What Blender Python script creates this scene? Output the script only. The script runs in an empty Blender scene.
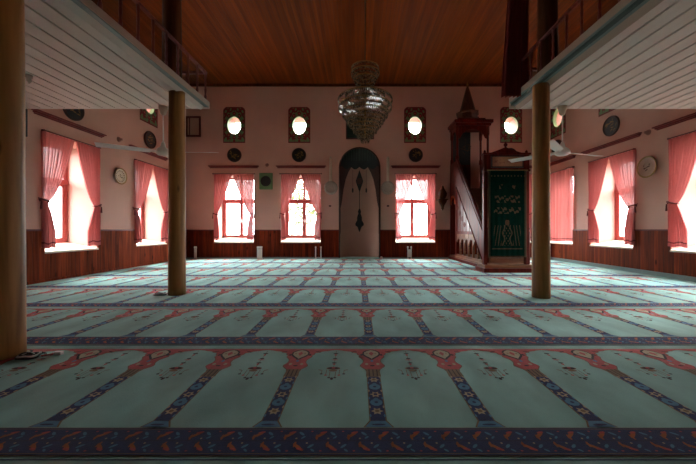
import bpy, bmesh, math, random
from mathutils import Vector, noise
random.seed(7)
PI = math.pi
sc = bpy.context.scene
COL = sc.collection
sin, cos, sqrt = math.sin, math.cos, math.sqrt

# ------------------------------------------------------------------ constants (metres; camera at origin, looking +Y)
EYE = 1.10
XL, XR, YB, YF = -6.66, 7.20, 12.085, -4.0     # inner faces of the walls
ZC = 6.74                                       # ceiling
WT = 0.90                                       # wall thickness

# ------------------------------------------------------------------ materials
MATS = {}
def rgb(r, g, b):
    f = lambda c: (c/255/12.92 if c/255 <= .04045 else ((c/255+.055)/1.055)**2.4)
    return (f(r), f(g), f(b), 1)

def mat(name, col, rough=.6, metal=0., spec=.5, var=.0, vscale=8., bump=0., bscale=60., trans=0., coat=0., sheen=0., stretch=(1,1,1), alpha=1., emit=None, estr=0):
    m = bpy.data.materials.new(name); m.use_nodes = True
    nt = m.node_tree; b = nt.nodes['Principled BSDF']
    b.inputs['Base Color'].default_value = col
    b.inputs['Roughness'].default_value = rough
    b.inputs['Metallic'].default_value = metal
    b.inputs['Specular IOR Level'].default_value = spec
    b.inputs['Transmission Weight'].default_value = trans
    b.inputs['Coat Weight'].default_value = coat
    b.inputs['Coat Roughness'].default_value = .15
    b.inputs['Sheen Weight'].default_value = sheen
    if emit: b.inputs['Emission Color'].default_value = emit; b.inputs['Emission Strength'].default_value = estr
    tc = nt.nodes.new('ShaderNodeTexCoord'); mp = nt.nodes.new('ShaderNodeMapping')
    mp.inputs['Scale'].default_value = stretch
    nt.links.new(tc.outputs['Object'], mp.inputs['Vector'])
    n = nt.nodes.new('ShaderNodeTexNoise'); n.inputs['Scale'].default_value = vscale; n.inputs['Detail'].default_value = 5
    nt.links.new(mp.outputs[0], n.inputs['Vector'])
    r = nt.nodes.new('ShaderNodeValToRGB')
    r.color_ramp.elements[0].position = .3; r.color_ramp.elements[1].position = .7
    r.color_ramp.elements[0].color = [max(0, c*(1-var)) for c in col[:3]]+[1]
    r.color_ramp.elements[1].color = [min(1, c*(1+var)) for c in col[:3]]+[1]
    nt.links.new(n.outputs['Fac'], r.inputs['Fac']); nt.links.new(r.outputs[0], b.inputs['Base Color'])
    if bump:
        n2 = nt.nodes.new('ShaderNodeTexNoise'); n2.inputs['Scale'].default_value = bscale; n2.inputs['Detail'].default_value = 4
        nt.links.new(mp.outputs[0], n2.inputs['Vector'])
        bp = nt.nodes.new('ShaderNodeBump'); bp.inputs['Strength'].default_value = bump; bp.inputs['Distance'].default_value = .02
        nt.links.new(n2.outputs['Fac'], bp.inputs['Height']); nt.links.new(bp.outputs[0], b.inputs['Normal'])
    MATS[name] = m
    return m

def wood(name, dark, light, axis=2, plank=0., paxis=0, rough=.45, coat=.0, scale=1., vary=.5, knots=False, groove=.05, spec=.5):
    """grain running along `axis`; optional planks of width `plank` counted along `paxis`"""
    m = bpy.data.materials.new(name); m.use_nodes = True
    nt = m.node_tree; b = nt.nodes['Principled BSDF']; L = nt.links.new; N = nt.nodes.new
    b.inputs['Roughness'].default_value = rough
    b.inputs['Coat Weight'].default_value = coat; b.inputs['Coat Roughness'].default_value = .2; b.inputs['Specular IOR Level'].default_value = spec
    tc = N('ShaderNodeTexCoord'); sep = N('ShaderNodeSeparateXYZ'); L(tc.outputs['Object'], sep.inputs[0])
    mp = N('ShaderNodeMapping'); s = [14*scale]*3; s[axis] = .9*scale
    mp.inputs['Scale'].default_value = s
    L(tc.outputs['Object'], mp.inputs['Vector'])
    n = N('ShaderNodeTexNoise'); n.inputs['Scale'].default_value = 1.; n.inputs['Detail'].default_value = 7; n.inputs['Distortion'].default_value = .9
    n.noise_dimensions = '4D'
    L(mp.outputs[0], n.inputs['Vector'])
    r = N('ShaderNodeValToRGB'); r.color_ramp.elements[0].position = .32; r.color_ramp.elements[1].position = .68
    r.color_ramp.elements[0].color = dark; r.color_ramp.elements[1].color = light
    L(n.outputs['Fac'], r.inputs['Fac'])
    out = r.outputs[0]
    if knots:
        v = N('ShaderNodeTexVoronoi'); v.inputs['Scale'].default_value = 1
        mk = N('ShaderNodeMapping'); ks = [3.6]*3; ks[axis] = 1.3; mk.inputs['Scale'].default_value = ks
        L(tc.outputs['Object'], mk.inputs['Vector']); L(mk.outputs[0], v.inputs['Vector'])
        kr = N('ShaderNodeValToRGB'); kr.color_ramp.elements[0].position = .05; kr.color_ramp.elements[1].position = .12
        kr.color_ramp.elements[0].color = (.12, .12, .12, 1); kr.color_ramp.elements[1].color = (1, 1, 1, 1)
        L(v.outputs['Distance'], kr.inputs['Fac'])
        mx = N('ShaderNodeMix'); mx.data_type = 'RGBA'; mx.blend_type = 'MULTIPLY'; mx.inputs[0].default_value = .85
        L(out, mx.inputs[6]); L(kr.outputs[0], mx.inputs[7]); out = mx.outputs[2]
    if plank:
        d = N('ShaderNodeMath'); d.operation = 'DIVIDE'; d.inputs[1].default_value = plank; L(sep.outputs[paxis], d.inputs[0])
        fl = N('ShaderNodeMath'); fl.operation = 'FLOOR'; L(d.outputs[0], fl.inputs[0])
        wn = N('ShaderNodeTexWhiteNoise'); wn.noise_dimensions = '1D'; L(fl.outputs[0], wn.inputs['W'])
        wm = N('ShaderNodeMath'); wm.operation = 'MULTIPLY'; wm.inputs[1].default_value = 20; L(wn.outputs['Value'], wm.inputs[0]); L(wm.outputs[0], n.inputs['W'])
        mr = N('ShaderNodeMapRange'); mr.inputs['To Min'].default_value = 1-vary; mr.inputs['To Max'].default_value = 1+vary*.4; L(wn.outputs['Value'], mr.inputs['Value'])
        fr = N('ShaderNodeMath'); fr.operation = 'FRACT'; L(d.outputs[0], fr.inputs[0])
        pp = N('ShaderNodeMath'); pp.operation = 'PINGPONG'; pp.inputs[1].default_value = .5; L(fr.outputs[0], pp.inputs[0])
        gr = N('ShaderNodeMapRange'); gr.inputs['From Min'].default_value = 0; gr.inputs['From Max'].default_value = groove; gr.inputs['To Min'].default_value = .0; L(pp.outputs[0], gr.inputs['Value'])
        gm = N('ShaderNodeMapRange'); gm.inputs['To Min'].default_value = .3; L(gr.outputs[0], gm.inputs['Value'])
        mm = N('ShaderNodeMath'); mm.operation = 'MULTIPLY'; L(mr.outputs[0], mm.inputs[0]); L(gm.outputs[0], mm.inputs[1])
        mx = N('ShaderNodeVectorMath'); mx.operation = 'SCALE'; L(out, mx.inputs[0]); L(mm.outputs[0], mx.inputs['Scale']); out = mx.outputs[0]
        bp = N('ShaderNodeBump'); bp.inputs['Strength'].default_value = .6; bp.inputs['Distance'].default_value = .01
        L(gr.outputs[0], bp.inputs['Height']); L(bp.outputs[0], b.inputs['Normal'])
    L(out, b.inputs['Base Color'])
    MATS[name] = m
    return m

def cloth(name, col, sheer=.12, transl=.55):
    m = bpy.data.materials.new(name); m.use_nodes = True
    nt = m.node_tree; nt.nodes.clear(); N = nt.nodes.new; L = nt.links.new
    o = N('ShaderNodeOutputMaterial'); d = N('ShaderNodeBsdfDiffuse'); t = N('ShaderNodeBsdfTranslucent'); tr = N('ShaderNodeBsdfTransparent')
    tc = N('ShaderNodeTexCoord'); mp = N('ShaderNodeMapping'); mp.inputs['Scale'].default_value = (90, 90, 3)
    n = N('ShaderNodeTexNoise'); n.inputs['Scale'].default_value = 1; L(tc.outputs['Object'], mp.inputs[0]); L(mp.outputs[0], n.inputs['Vector'])
    r = N('ShaderNodeValToRGB'); r.color_ramp.elements[0].color = [c*.85 for c in col[:3]]+[1]; r.color_ramp.elements[1].color = [min(1, c*1.1) for c in col[:3]]+[1]
    L(n.outputs['Fac'], r.inputs['Fac']); L(r.outputs[0], d.inputs[0]); L(r.outputs[0], t.inputs[0])
    tr.inputs[0].default_value = (1, .86, .86, 1)
    a = N('ShaderNodeMixShader'); a.inputs[0].default_value = transl; L(d.outputs[0], a.inputs[1]); L(t.outputs[0], a.inputs[2])
    b = N('ShaderNodeMixShader'); b.inputs[0].default_value = sheer; L(a.outputs[0], b.inputs[1]); L(tr.outputs[0], b.inputs[2])
    L(b.outputs[0], o.inputs[0]); MATS[name] = m
    return m

def pane_mat(name, tint=(1, 1, 1, 1), gloss=.06):
    m = bpy.data.materials.new(name); m.use_nodes = True
    nt = m.node_tree; nt.nodes.clear(); N = nt.nodes.new; L = nt.links.new
    o = N('ShaderNodeOutputMaterial'); g = N('ShaderNodeBsdfGlossy'); g.inputs['Roughness'].default_value = .03; tr = N('ShaderNodeBsdfTransparent')
    tc = N('ShaderNodeTexCoord'); n = N('ShaderNodeTexNoise'); n.inputs['Scale'].default_value = 6
    L(tc.outputs['Object'], n.inputs['Vector'])
    r = N('ShaderNodeValToRGB'); r.color_ramp.elements[0].color = [c*.95 for c in tint[:3]]+[1]; r.color_ramp.elements[1].color = tint
    L(n.outputs['Fac'], r.inputs[0]); L(r.outputs[0], tr.inputs[0])
    x = N('ShaderNodeMixShader'); x.inputs[0].default_value = gloss; L(tr.outputs[0], x.inputs[1]); L(g.outputs[0], x.inputs[2]); L(x.outputs[0], o.inputs[0])
    MATS[name] = m
    return m

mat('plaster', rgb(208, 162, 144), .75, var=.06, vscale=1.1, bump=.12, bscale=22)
mat('plaster_reveal', rgb(164, 116, 104), .7, var=.03, vscale=2)  # wall plaster coloured darker to hold back the daylight on the reveals
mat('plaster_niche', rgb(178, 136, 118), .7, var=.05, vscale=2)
wood('ceiling_wood', rgb(104, 42, 6), rgb(140, 64, 12), axis=1, plank=.105, paxis=0, rough=.55, coat=.0, spec=.15, scale=.55, vary=.24, groove=.05)
wood('wainscot_x', rgb(74, 20, 6), rgb(124, 42, 16), axis=2, plank=.12, paxis=0, rough=.65, coat=.0, spec=.08, vary=.4, knots=True, groove=.06)
wood('wainscot_y', rgb(88, 30, 12), rgb(148, 62, 28), axis=2, plank=.12, paxis=1, rough=.65, coat=.0, spec=.08, vary=.4, knots=True, groove=.06)
wood('pillar_wood', rgb(98, 62, 28), rgb(184, 132, 72), axis=2, rough=.55, coat=.0, spec=.3, scale=.45, knots=True)
wood('post_wood', rgb(58, 26, 10), rgb(104, 52, 22), axis=2, rough=.6, spec=.1, scale=.6)
wood('minbar_wood', rgb(64, 16, 10), rgb(110, 32, 20), axis=2, rough=.48, coat=.0, spec=.15, scale=.8)
wood('minbar_gloss', rgb(64, 16, 10), rgb(110, 32, 20), axis=2, rough=.3, coat=.3)
wood('spire_wood', rgb(70, 34, 22), rgb(110, 58, 38), axis=2, rough=.5, scale=.8)
wood('rail_wood', rgb(90, 34, 30), rgb(140, 60, 54), axis=2, rough=.5)
wood('ledge_wood', rgb(96, 22, 20), rgb(140, 40, 34), axis=0, rough=.45)
wood('step_wood', rgb(90, 50, 28), rgb(140, 88, 50), axis=0, rough=.5)
mat('board_paint', rgb(208, 200, 190), .55, var=.05, vscale=3, stretch=(1, .2, 1))
mat('fascia_paint', rgb(176, 158, 142), .55, var=.05, vscale=3)
mat('teal_paint', rgb(118, 138, 136), .55, var=.05)
mat('teal_dark', rgb(60, 84, 84), .7)
mat('frame_red', rgb(158, 74, 70), .45, var=.05)
mat('frame_dark', rgb(92, 22, 22), .4, var=.1)
mat('maroon', rgb(96, 26, 28), .7, var=.15, vscale=14)
mat('white_paint', rgb(232, 228, 222), .35, var=.03)
mat('cream', rgb(206, 190, 166), .6, var=.08, vscale=20)
mat('brass', rgb(150, 112, 60), .35, metal=.8, var=.1)
mat('black_disc', rgb(26, 24, 24), .35, var=.2)
mat('gold', rgb(150, 118, 62), .45, metal=.3, var=.15, vscale=30)
mat('gold_dull', rgb(74, 50, 24), .9, var=.2, vscale=30)
mat('vine_green', rgb(104, 134, 84), .6, var=.15, vscale=40)
mat('flower_pink', rgb(190, 90, 80), .6)
mat('vine_red', rgb(116, 26, 26), .6, var=.15, vscale=40)
mat('clock_green', rgb(96, 128, 84), .4, var=.06)
mat('plaque_green', rgb(16, 42, 32), .4, var=.15)
mat('silver', rgb(172, 160, 146), .4, metal=.3, var=.15, vscale=30)
mat('iron', rgb(110, 110, 104), .6)
mat('cable_black', rgb(24, 22, 22), .5)
mat('cable_white', rgb(225, 222, 216), .5)
mat('niche_brown', rgb(66, 36, 28), .7, var=.15, vscale=10)
mat('niche_dark', rgb(18, 26, 24), .7, var=.15)
mat('green_cloth', rgb(5, 34, 26), .95, spec=.05, var=.12, vscale=12)
mat('green_lit', rgb(120, 160, 160), .6)
mat('arch_orange', rgb(170, 74, 34), .4)
mat('panel_tan', rgb(150, 104, 74), .5, var=.1)
cloth('curtain_pink', rgb(188, 108, 104), .012, .18)
cloth('curtain_sheer', rgb(198, 116, 114), .03, .22)
cloth('curtain_maroon', rgb(150, 72, 66), .0, .15)
pane_mat('window_glass'); pane_mat('oval_glass', rgb(255, 252, 248))
mat('ground_pale', rgb(104, 102, 92), .9, var=.1, vscale=.8)
mat('leaf', rgb(92, 110, 62), .6, var=.3, vscale=3)
mat('bark', rgb(90, 74, 60), .8, var=.2)
mat('stone_pale', rgb(200, 190, 172), .9, var=.1)
# carpet colours
SH = .12
mat('pile_teal', rgb(150, 199, 191), .95, spec=.15, var=.24, vscale=3.0, bump=.3, bscale=150, sheen=SH, stretch=(1, .55, 1))
mat('pile_navy', rgb(28, 46, 94), .95, spec=.15, var=.2, vscale=30, bump=.4, bscale=160, sheen=SH)
mat('pile_blue', rgb(86, 140, 172), .95, spec=.15, var=.15, vscale=30, sheen=SH)
mat('pile_red', rgb(188, 84, 82), .95, spec=.15, var=.16, vscale=20, bump=.4, bscale=160, sheen=SH)
mat('pile_cream', rgb(186, 170, 140), .95, spec=.15, var=.1, vscale=30, sheen=SH)
mat('pile_orange', rgb(176, 102, 58), .95, spec=.15, var=.15, vscale=30, sheen=SH)
mat('pile_tan', rgb(128, 108, 80), .95, spec=.15, var=.15, vscale=30, sheen=SH)
mat('pile_dark', rgb(44, 30, 34), .95, spec=.15, var=.2, vscale=30, sheen=SH)

# crystal: dark and bright mottling paints the sparkle into the colour
m = bpy.data.materials.new('crystal'); m.use_nodes = True
b = m.node_tree.nodes['Principled BSDF']
b.inputs['Roughness'].default_value = .06; b.inputs['Transmission Weight'].default_value = .45; b.inputs['Base Color'].default_value = rgb(206, 186, 158)
b.inputs['Specular IOR Level'].default_value = .9; b.inputs['IOR'].default_value = 1.5
tc = m.node_tree.nodes.new('ShaderNodeTexCoord'); nn = m.node_tree.nodes.new('ShaderNodeTexNoise'); nn.inputs['Scale'].default_value = 40
rr = m.node_tree.nodes.new('ShaderNodeValToRGB'); rr.color_ramp.elements[0].position = .42; rr.color_ramp.elements[1].position = .62; rr.color_ramp.elements[0].color = rgb(46, 38, 24); rr.color_ramp.elements[1].color = rgb(215, 200, 170)
m.node_tree.links.new(tc.outputs['Object'], nn.inputs['Vector']); m.node_tree.links.new(nn.outputs['Fac'], rr.inputs[0]); m.node_tree.links.new(rr.outputs[0], b.inputs['Base Color'])
MATS['crystal'] = m

# ------------------------------------------------------------------ mesh builder
class MB:
    def __init__(s): s.v = []; s.f = []; s.m = []; s.mats = []
    def mi(s, name):
        if name not in s.mats: s.mats.append(name)
        return s.mats.index(name)
    def add(s, vs, fs, mat):
        o = len(s.v); k = s.mi(mat); s.v += [tuple(p) for p in vs]
        for f in fs: s.f.append([i+o for i in f]); s.m.append(k)
    def box(s, x0, x1, y0, y1, z0, z1, mat):
        if x0 > x1: x0, x1 = x1, x0
        if y0 > y1: y0, y1 = y1, y0
        vs = [(x0,y0,z0),(x1,y0,z0),(x1,y1,z0),(x0,y1,z0),(x0,y0,z1),(x1,y0,z1),(x1,y1,z1),(x0,y1,z1)]
        s.add(vs, [(0,3,2,1),(4,5,6,7),(0,1,5,4),(1,2,6,5),(2,3,7,6),(3,0,4,7)], mat)
        return s
    def hexa(s, pts, mat):      # 8 corner points, bottom 4 then top 4
        s.add(pts, [(0,3,2,1),(4,5,6,7),(0,1,5,4),(1,2,6,5),(2,3,7,6),(3,0,4,7)], mat); return s
    def prism(s, poly, fn, d0, d1, mat):   # poly in 2-D, fn(a,b,d) -> xyz
        n = len(poly)
        vs = [fn(a, b_, d0) for a, b_ in poly]+[fn(a, b_, d1) for a, b_ in poly]
        fs = [tuple(range(n))[::-1], tuple(range(n, 2*n))]+[(i, (i+1) % n, n+(i+1) % n, n+i) for i in range(n)]
        s.add(vs, fs, mat); return s
    def lathe(s, prof, c, mat, seg=24, fn=None, cap=True):     # prof [(r, z)] around z; fn maps local->world
        cx, cy, cz = c; vs = []; fs = []
        for r, z in prof:
            for k in range(seg):
                a = 2*PI*k/seg; p = (r*cos(a), r*sin(a), z)
                if fn: p = fn(*p)
                vs.append((p[0]+cx, p[1]+cy, p[2]+cz))
        for j in range(len(prof)-1):
            for k in range(seg): fs.append((j*seg+k, j*seg+(k+1) % seg, (j+1)*seg+(k+1) % seg, (j+1)*seg+k))
        if cap:
            fs.append(tuple(range(seg))[::-1]); fs.append(tuple((len(prof)-1)*seg+k for k in range(seg)))
        s.add(vs, fs, mat); return s
    def tube(s, pts, r, mat, seg=8):
        P = [Vector(p) for p in pts]; vs = []; fs = []
        rs = r if isinstance(r, (list, tuple)) else [r]*len(P)
        for i, p in enumerate(P):
            t = (P[min(i+1, len(P)-1)]-P[max(i-1, 0)]).normalized()
            up = Vector((0, 0, 1)) if abs(t.z) < .9 else Vector((1, 0, 0))
            a = t.cross(up).normalized(); b_ = t.cross(a)
            for k in range(seg):
                an = 2*PI*k/seg; vs.append(p+a*cos(an)*rs[i]+b_*sin(an)*rs[i])
        for j in range(len(P)-1):
            for k in range(seg): fs.append((j*seg+k, (j+1)*seg+k, (j+1)*seg+(k+1) % seg, j*seg+(k+1) % seg))
        fs.append(tuple(range(seg))); fs.append(tuple((len(P)-1)*seg+k for k in range(seg))[::-1])
        s.add(vs, fs, mat); return s
    def grid(s, fn, nu, nv, matfn):        # fn(u,v in 0..1); matfn(u,v) -> name or None (hole)
        o = len(s.v)
        for j in range(nv+1):
            for i in range(nu+1): s.v.append(tuple(fn(i/nu, j/nv)))
        for j in range(nv):
            for i in range(nu):
                m_ = matfn((i+.5)/nu, (j+.5)/nv) if callable(matfn) else matfn
                if m_ is None: continue
                a = o+j*(nu+1)+i; s.f.append([a, a+1, a+nu+2, a+nu+1]); s.m.append(s.mi(m_))
        return s
    def build(s, name, parent=None, smooth=False, bevel=0., origin=(0, 0, 0), solid=0.):
        if parent is not None:
            origin = tuple(parent['_o']) if '_o' in parent else (0, 0, 0)
        me = bpy.data.meshes.new(name)
        me.from_pydata([(p[0]-origin[0], p[1]-origin[1], p[2]-origin[2]) for p in s.v], [], s.f)
        for n in s.mats: me.materials.append(MATS[n])
        me.polygons.foreach_set('material_index', s.m)
        me.polygons.foreach_set('use_smooth', [smooth]*len(s.f))
        me.update()
        o = bpy.data.objects.new(name, me); COL.objects.link(o)
        if parent is not None: o.parent = parent
        else: o.location = origin
        o['_o'] = list(origin)
        if solid:
            md = o.modifiers.new('thick', 'SOLIDIFY'); md.thickness = solid
        if bevel:
            md = o.modifiers.new('bevel', 'BEVEL'); md.width = bevel; md.segments = 2; md.limit_method = 'ANGLE'
        return o

def tag(o, label, cat, group=None):
    o['label'] = label; o['category'] = cat
    if group: o['group'] = group
    return o
def struct(o): o['kind'] = 'structure'; return o
def thing(name, label, cat, loc, group=None):
    o = bpy.data.objects.new(name, None); COL.objects.link(o); o.location = loc; o['_o'] = list(loc); o.empty_display_size = .1
    return tag(o, label, cat, group)

# wall frames: fn(u, d, z) with u along the wall, d outward from the inner face
WB = lambda u, d, z: (u, YB+d, z)
WL = lambda u, d, z: (XL-d, u, z)
WR = lambda u, d, z: (XR+d, u, z)
WF = lambda u, d, z: (u, YF-d, z)
def fbox(mb, F, u0, u1, d0, d1, z0, z1, m):
    mb.hexa([F(u0,d0,z0),F(u1,d0,z0),F(u1,d1,z0),F(u0,d1,z0),F(u0,d0,z1),F(u1,d0,z1),F(u1,d1,z1),F(u0,d1,z1)], m)

# ------------------------------------------------------------------ measured layout
ZS, ZH = .635, 3.23                         # window sill and head
bx = lambda p: (p-358)*YB/312
W_BACK = [(bx(214.3), bx(254)), (bx(281), bx(320.8)), (bx(395.7), bx(435)), (bx(492), bx(531))]
W_LEFT = [(3.80, 5.25), (6.60, 7.96), (9.32, 10.80)]
W_RIGHT = [(3.15, 4.75), (5.65, 7.16), (8.13, 9.64), (10.42, 11.90)]
OV_HW, OV_HH, OV_Z = .268, .35, 5.145        # half sizes of the oval openings and their height
O_BACK = [bx(234.3), bx(299.3), bx(415), bx(511)]
O_LEFT = [4.5, 7.3, 9.93]; O_RIGHT = [6.4, 8.9, 11.22]
MX, MA, MS = .06, .78, 3.50                 # mihrab centre, half width, springing height

def wall(name, F, u0, u1, holes, arch=None):
    """holes: (ua,ub,za,zb)"""
    mb = MB()
    us = sorted({u0, u1}|{h[0] for h in holes}|{h[1] for h in holes}); zs = sorted({-.05, ZC+.1}|{h[2] for h in holes}|{h[3] for h in holes})
    for i in range(len(us)-1):
        for j in range(len(zs)-1):
            a, b_, c, d = us[i], us[i+1], zs[j], zs[j+1]
            um, zm = (a+b_)/2, (c+d)/2
            inh = any(h[0] < um < h[1] and h[2] < zm < h[3] for h in holes)
            if inh: continue
            for dd in (0, WT):
                mb.add([F(a,dd,c),F(b_,dd,c),F(b_,dd,d),F(a,dd,d)], [(0,1,2,3)], 'plaster')
    for a, b_, c, d in holes:
        if arch and abs(a-arch[0]) < 1e-6:   # niche: close the corners above the arch and the back
            n = 24
            for sgn in (-1, 1):
                for k in range(n):
                    t0, t1 = PI/2*k/n, PI/2*(k+1)/n
                    p0 = (MX+sgn*MA*cos(t0), MS+MA*sin(t0)); p1 = (MX+sgn*MA*cos(t1), MS+MA*sin(t1))
                    mb.add([F(p0[0],0,p0[1]),F(p1[0],0,p1[1]),F(p1[0],0,d),F(p0[0],0,d)], [(0,1,2,3)], 'plaster')
            mb.add([F(a,WT,c),F(b_,WT,c),F(b_,WT,d),F(a,WT,d)], [(0,1,2,3)], 'plaster')
            continue
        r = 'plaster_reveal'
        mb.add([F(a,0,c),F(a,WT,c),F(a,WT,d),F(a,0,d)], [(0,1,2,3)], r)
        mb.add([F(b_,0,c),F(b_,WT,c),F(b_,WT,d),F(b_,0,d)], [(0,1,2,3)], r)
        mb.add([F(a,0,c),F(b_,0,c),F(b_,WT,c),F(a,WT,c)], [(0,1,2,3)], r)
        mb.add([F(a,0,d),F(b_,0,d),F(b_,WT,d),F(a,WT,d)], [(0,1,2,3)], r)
    return struct(mb.build(name))

def zh(F): return ZH if F is WB else 3.16
def ovh(c): return (c-.32, c+.32, OV_Z-.41, OV_Z+.41)
wall('wall_back', WB, XL-WT, XR+WT, [(a, b_, ZS, ZH) for a, b_ in W_BACK]+[ovh(c) for c in O_BACK]+[(MX-MA, MX+MA, 0, MS+MA+.02)], arch=(MX-MA,))
wall('wall_left', WL, YF-WT, YB+.02, [(a, b_, ZS, zh(WL)) for a, b_ in W_LEFT]+[ovh(c) for c in O_LEFT])
wall('wall_right', WR, YF-WT, YB+.02, [(a, b_, ZS, zh(WR)) for a, b_ in W_RIGHT]+[ovh(c) for c in O_RIGHT])
wall('wall_front', WF, XL-WT, XR+WT, [])
struct(MB().box(XL-WT, XR+WT, YF-WT, YB+WT, -.25, 0, 'pile_teal').build('floor'))
struct(MB().box(XL-WT, XR+WT, YF-WT, YB+WT, ZC, ZC+.2, 'ceiling_wood').build('ceiling'))

# wainscot, baseboards, cornice
def wainscot(name, F, u0, u1, gaps, m):
    mb = MB(); u = u0
    for a, b_, top in sorted(gaps)+[(u1, u1, 0)]:
        if a > u: fbox(mb, F, u, a, -.035, .0, 0.0, 1.10, m)
        if top and b_ > a: fbox(mb, F, a, b_, -.035, .0, 0.0, top, m)
        u = b_
    u = u0
    for a, b_, top in sorted(gaps)+[(u1, u1, 0)]:
        if a > u: fbox(mb, F, u, a, -.05, .0, 1.08, 1.115, 'frame_dark')
        u = b_
    return struct(mb.build(name))
wainscot('trim_1', WB, XL+.04, XR-.04, [(a, b_, ZS) for a, b_ in W_BACK]+[(MX-MA, MX+MA, 0)], 'wainscot_x')
wainscot('trim_2', WL, YF+.04, YB-.04, [(a, b_, ZS) for a, b_ in W_LEFT], 'wainscot_y')
wainscot('trim_3', WR, YF+.04, YB-.04, [(a, b_, ZS) for a, b_ in W_RIGHT], 'wainscot_y')
mb = MB(); fbox(mb, WB, XL, XR, -.07, 0, ZC-.09, ZC, 'post_wood'); struct(mb.build('trim_4', bevel=.01))
mb = MB(); fbox(mb, WR, YF, YB, -.06, -.035, 0, .10, 'teal_paint'); struct(mb.build('baseboard_right'))
mb = MB(); fbox(mb, WL, YF, YB, -.05, -.035, 0, .06, 'wainscot_y'); struct(mb.build('baseboard_left'))
mb = MB(); fbox(mb, WB, XL+.06, MX-MA-.02, -.05, -.035, 0, .05, 'teal_paint'); fbox(mb, WB, MX+MA+.02, XR-.06, -.05, -.035, 0, .05, 'teal_paint'); struct(mb.build('baseboard_back'))

# ------------------------------------------------------------------ windows
wn = [0]
def window(F, a, b_, portal_rot, grille=False, name_dir=''):
    wn[0] += 1; ZH = zh(F)
    root = bpy.data.objects.new('window_%d' % wn[0], None); COL.objects.link(root); root['_o'] = [0, 0, 0]; struct(root)
    d0, d1 = .74, .81; m = 'frame_red'; c = (a+b_)/2; zt = 2.30; zb = .78
    fr = MB()
    fbox(fr, F, a, a+.07, d0, d1, zb, ZH, m); fbox(fr, F, b_-.07, b_, d0, d1, zb, ZH, m)
    fbox(fr, F, a, b_, d0, d1, ZH-.07, ZH, m); fbox(fr, F, a, b_, d0, d1, zb, zb+.07, m)
    fbox(fr, F, a, b_, d0-.02, d1+.01, zt-.055, zt+.055, m)
    fr.build('window_frame', root, bevel=.008)
    for x0, x1 in ((a+.07, c), (c, b_-.07)):
        cs = MB()
        fbox(cs, F, x0, x0+.07, d0+.01, d1-.01, zb+.07, zt-.055, m); fbox(cs, F, x1-.07, x1, d0+.01, d1-.01, zb+.07, zt-.055, m)
        fbox(cs, F, x0+.055, x1-.055, d0+.01, d1-.01, zb+.07, zb+.125, m); fbox(cs, F, x0+.055, x1-.055, d0+.01, d1-.01, zt-.11, zt-.055, m)
        cas = cs.build('casement', root, bevel=.006)
        if x0 > a+.1:
            h = MB(); fbox(h, F, x0+.005, x0+.035, d0-.04, d0+.01, 1.40, 1.55, 'white_paint'); h.build('window_handle', cas, bevel=.006)
        t = MB(); fbox(t, F, x0, x0+.04, d0+.01, d1-.01, zt+.055, ZH-.07, m); fbox(t, F, x1-.04, x1, d0+.01, d1-.01, zt+.055, ZH-.07, m)
        t.build('transom_light', root, bevel=.006)
    g = MB(); fbox(g, F, a+.07, b_-.07, .775, .780, zb+.05, ZH-.05, 'window_glass'); g.build('pane', root)
    s = MB()
    s.hexa([F(a,-.045,.60),F(b_,-.045,.60),F(b_,d0+.07,.60),F(a,d0+.07,.60),F(a,-.045,ZS+.004),F(b_,-.045,ZS+.004),F(b_,d0+.07,zb+.01),F(a,d0+.07,zb+.01)], 'stone_pale')
    s.build('window_sill', root)
    if grille:
        gr = MB()
        w, h = b_-a, ZH-zb; st = .26
        k = -h
        while k < w:
            for sg in (0, 1):
                pts = []
                for t in (0, 1):
                    u = k+h*t; 
                    pts.append((u, t*h))
                (u0_, z0_), (u1_, z1_) = pts
                t0 = max(0, (0-u0_)/(u1_-u0_)); t1 = min(1, (w-u0_)/(u1_-u0_))
                if t1 > t0:
                    q = [(u0_+(u1_-u0_)*t, z0_+(z1_-z0_)*t) for t in (t0, t1)]
                    if sg: q = [(w-u, z) for u, z in q]
                    gr.tube([F(a+q[0][0], .87, zb+q[0][1]), F(a+q[1][0], .87, zb+q[1][1])], .011, 'iron', 6)
            k += st
        gr.build('iron_grille', root)
    # portal: guides daylight through the opening (emits nothing of its own)
    l = bpy.data.lights.new('daylight_portal', 'AREA'); l.shape = 'RECTANGLE'; l.size = b_-a; l.size_y = ZH-ZS
    l.cycles.is_portal = True
    o = bpy.data.objects.new('daylight_portal', l); COL.objects.link(o); o.location = F(c, WT+.01, (ZH+ZS)/2); o.rotation_euler = portal_rot
RB, RL, RR = (PI/2, 0, PI), (PI/2, 0, -PI/2), (PI/2, 0, PI/2)
# area light shines along its local -Z
def rot_to(dirv): return Vector(dirv).to_track_quat('-Z', 'Z').to_euler()
for i, (a, b_) in enumerate(W_BACK): window(WB, a, b_, rot_to((0, -1, 0)), grille=(i == 1))
for i, (a, b_) in enumerate(W_LEFT): window(WL, a, b_, rot_to((1, 0, 0)), grille=False)
for i, (a, b_) in enumerate(W_RIGHT): window(WR, a, b_, rot_to((-1, 0, 0)), grille=False)

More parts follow.
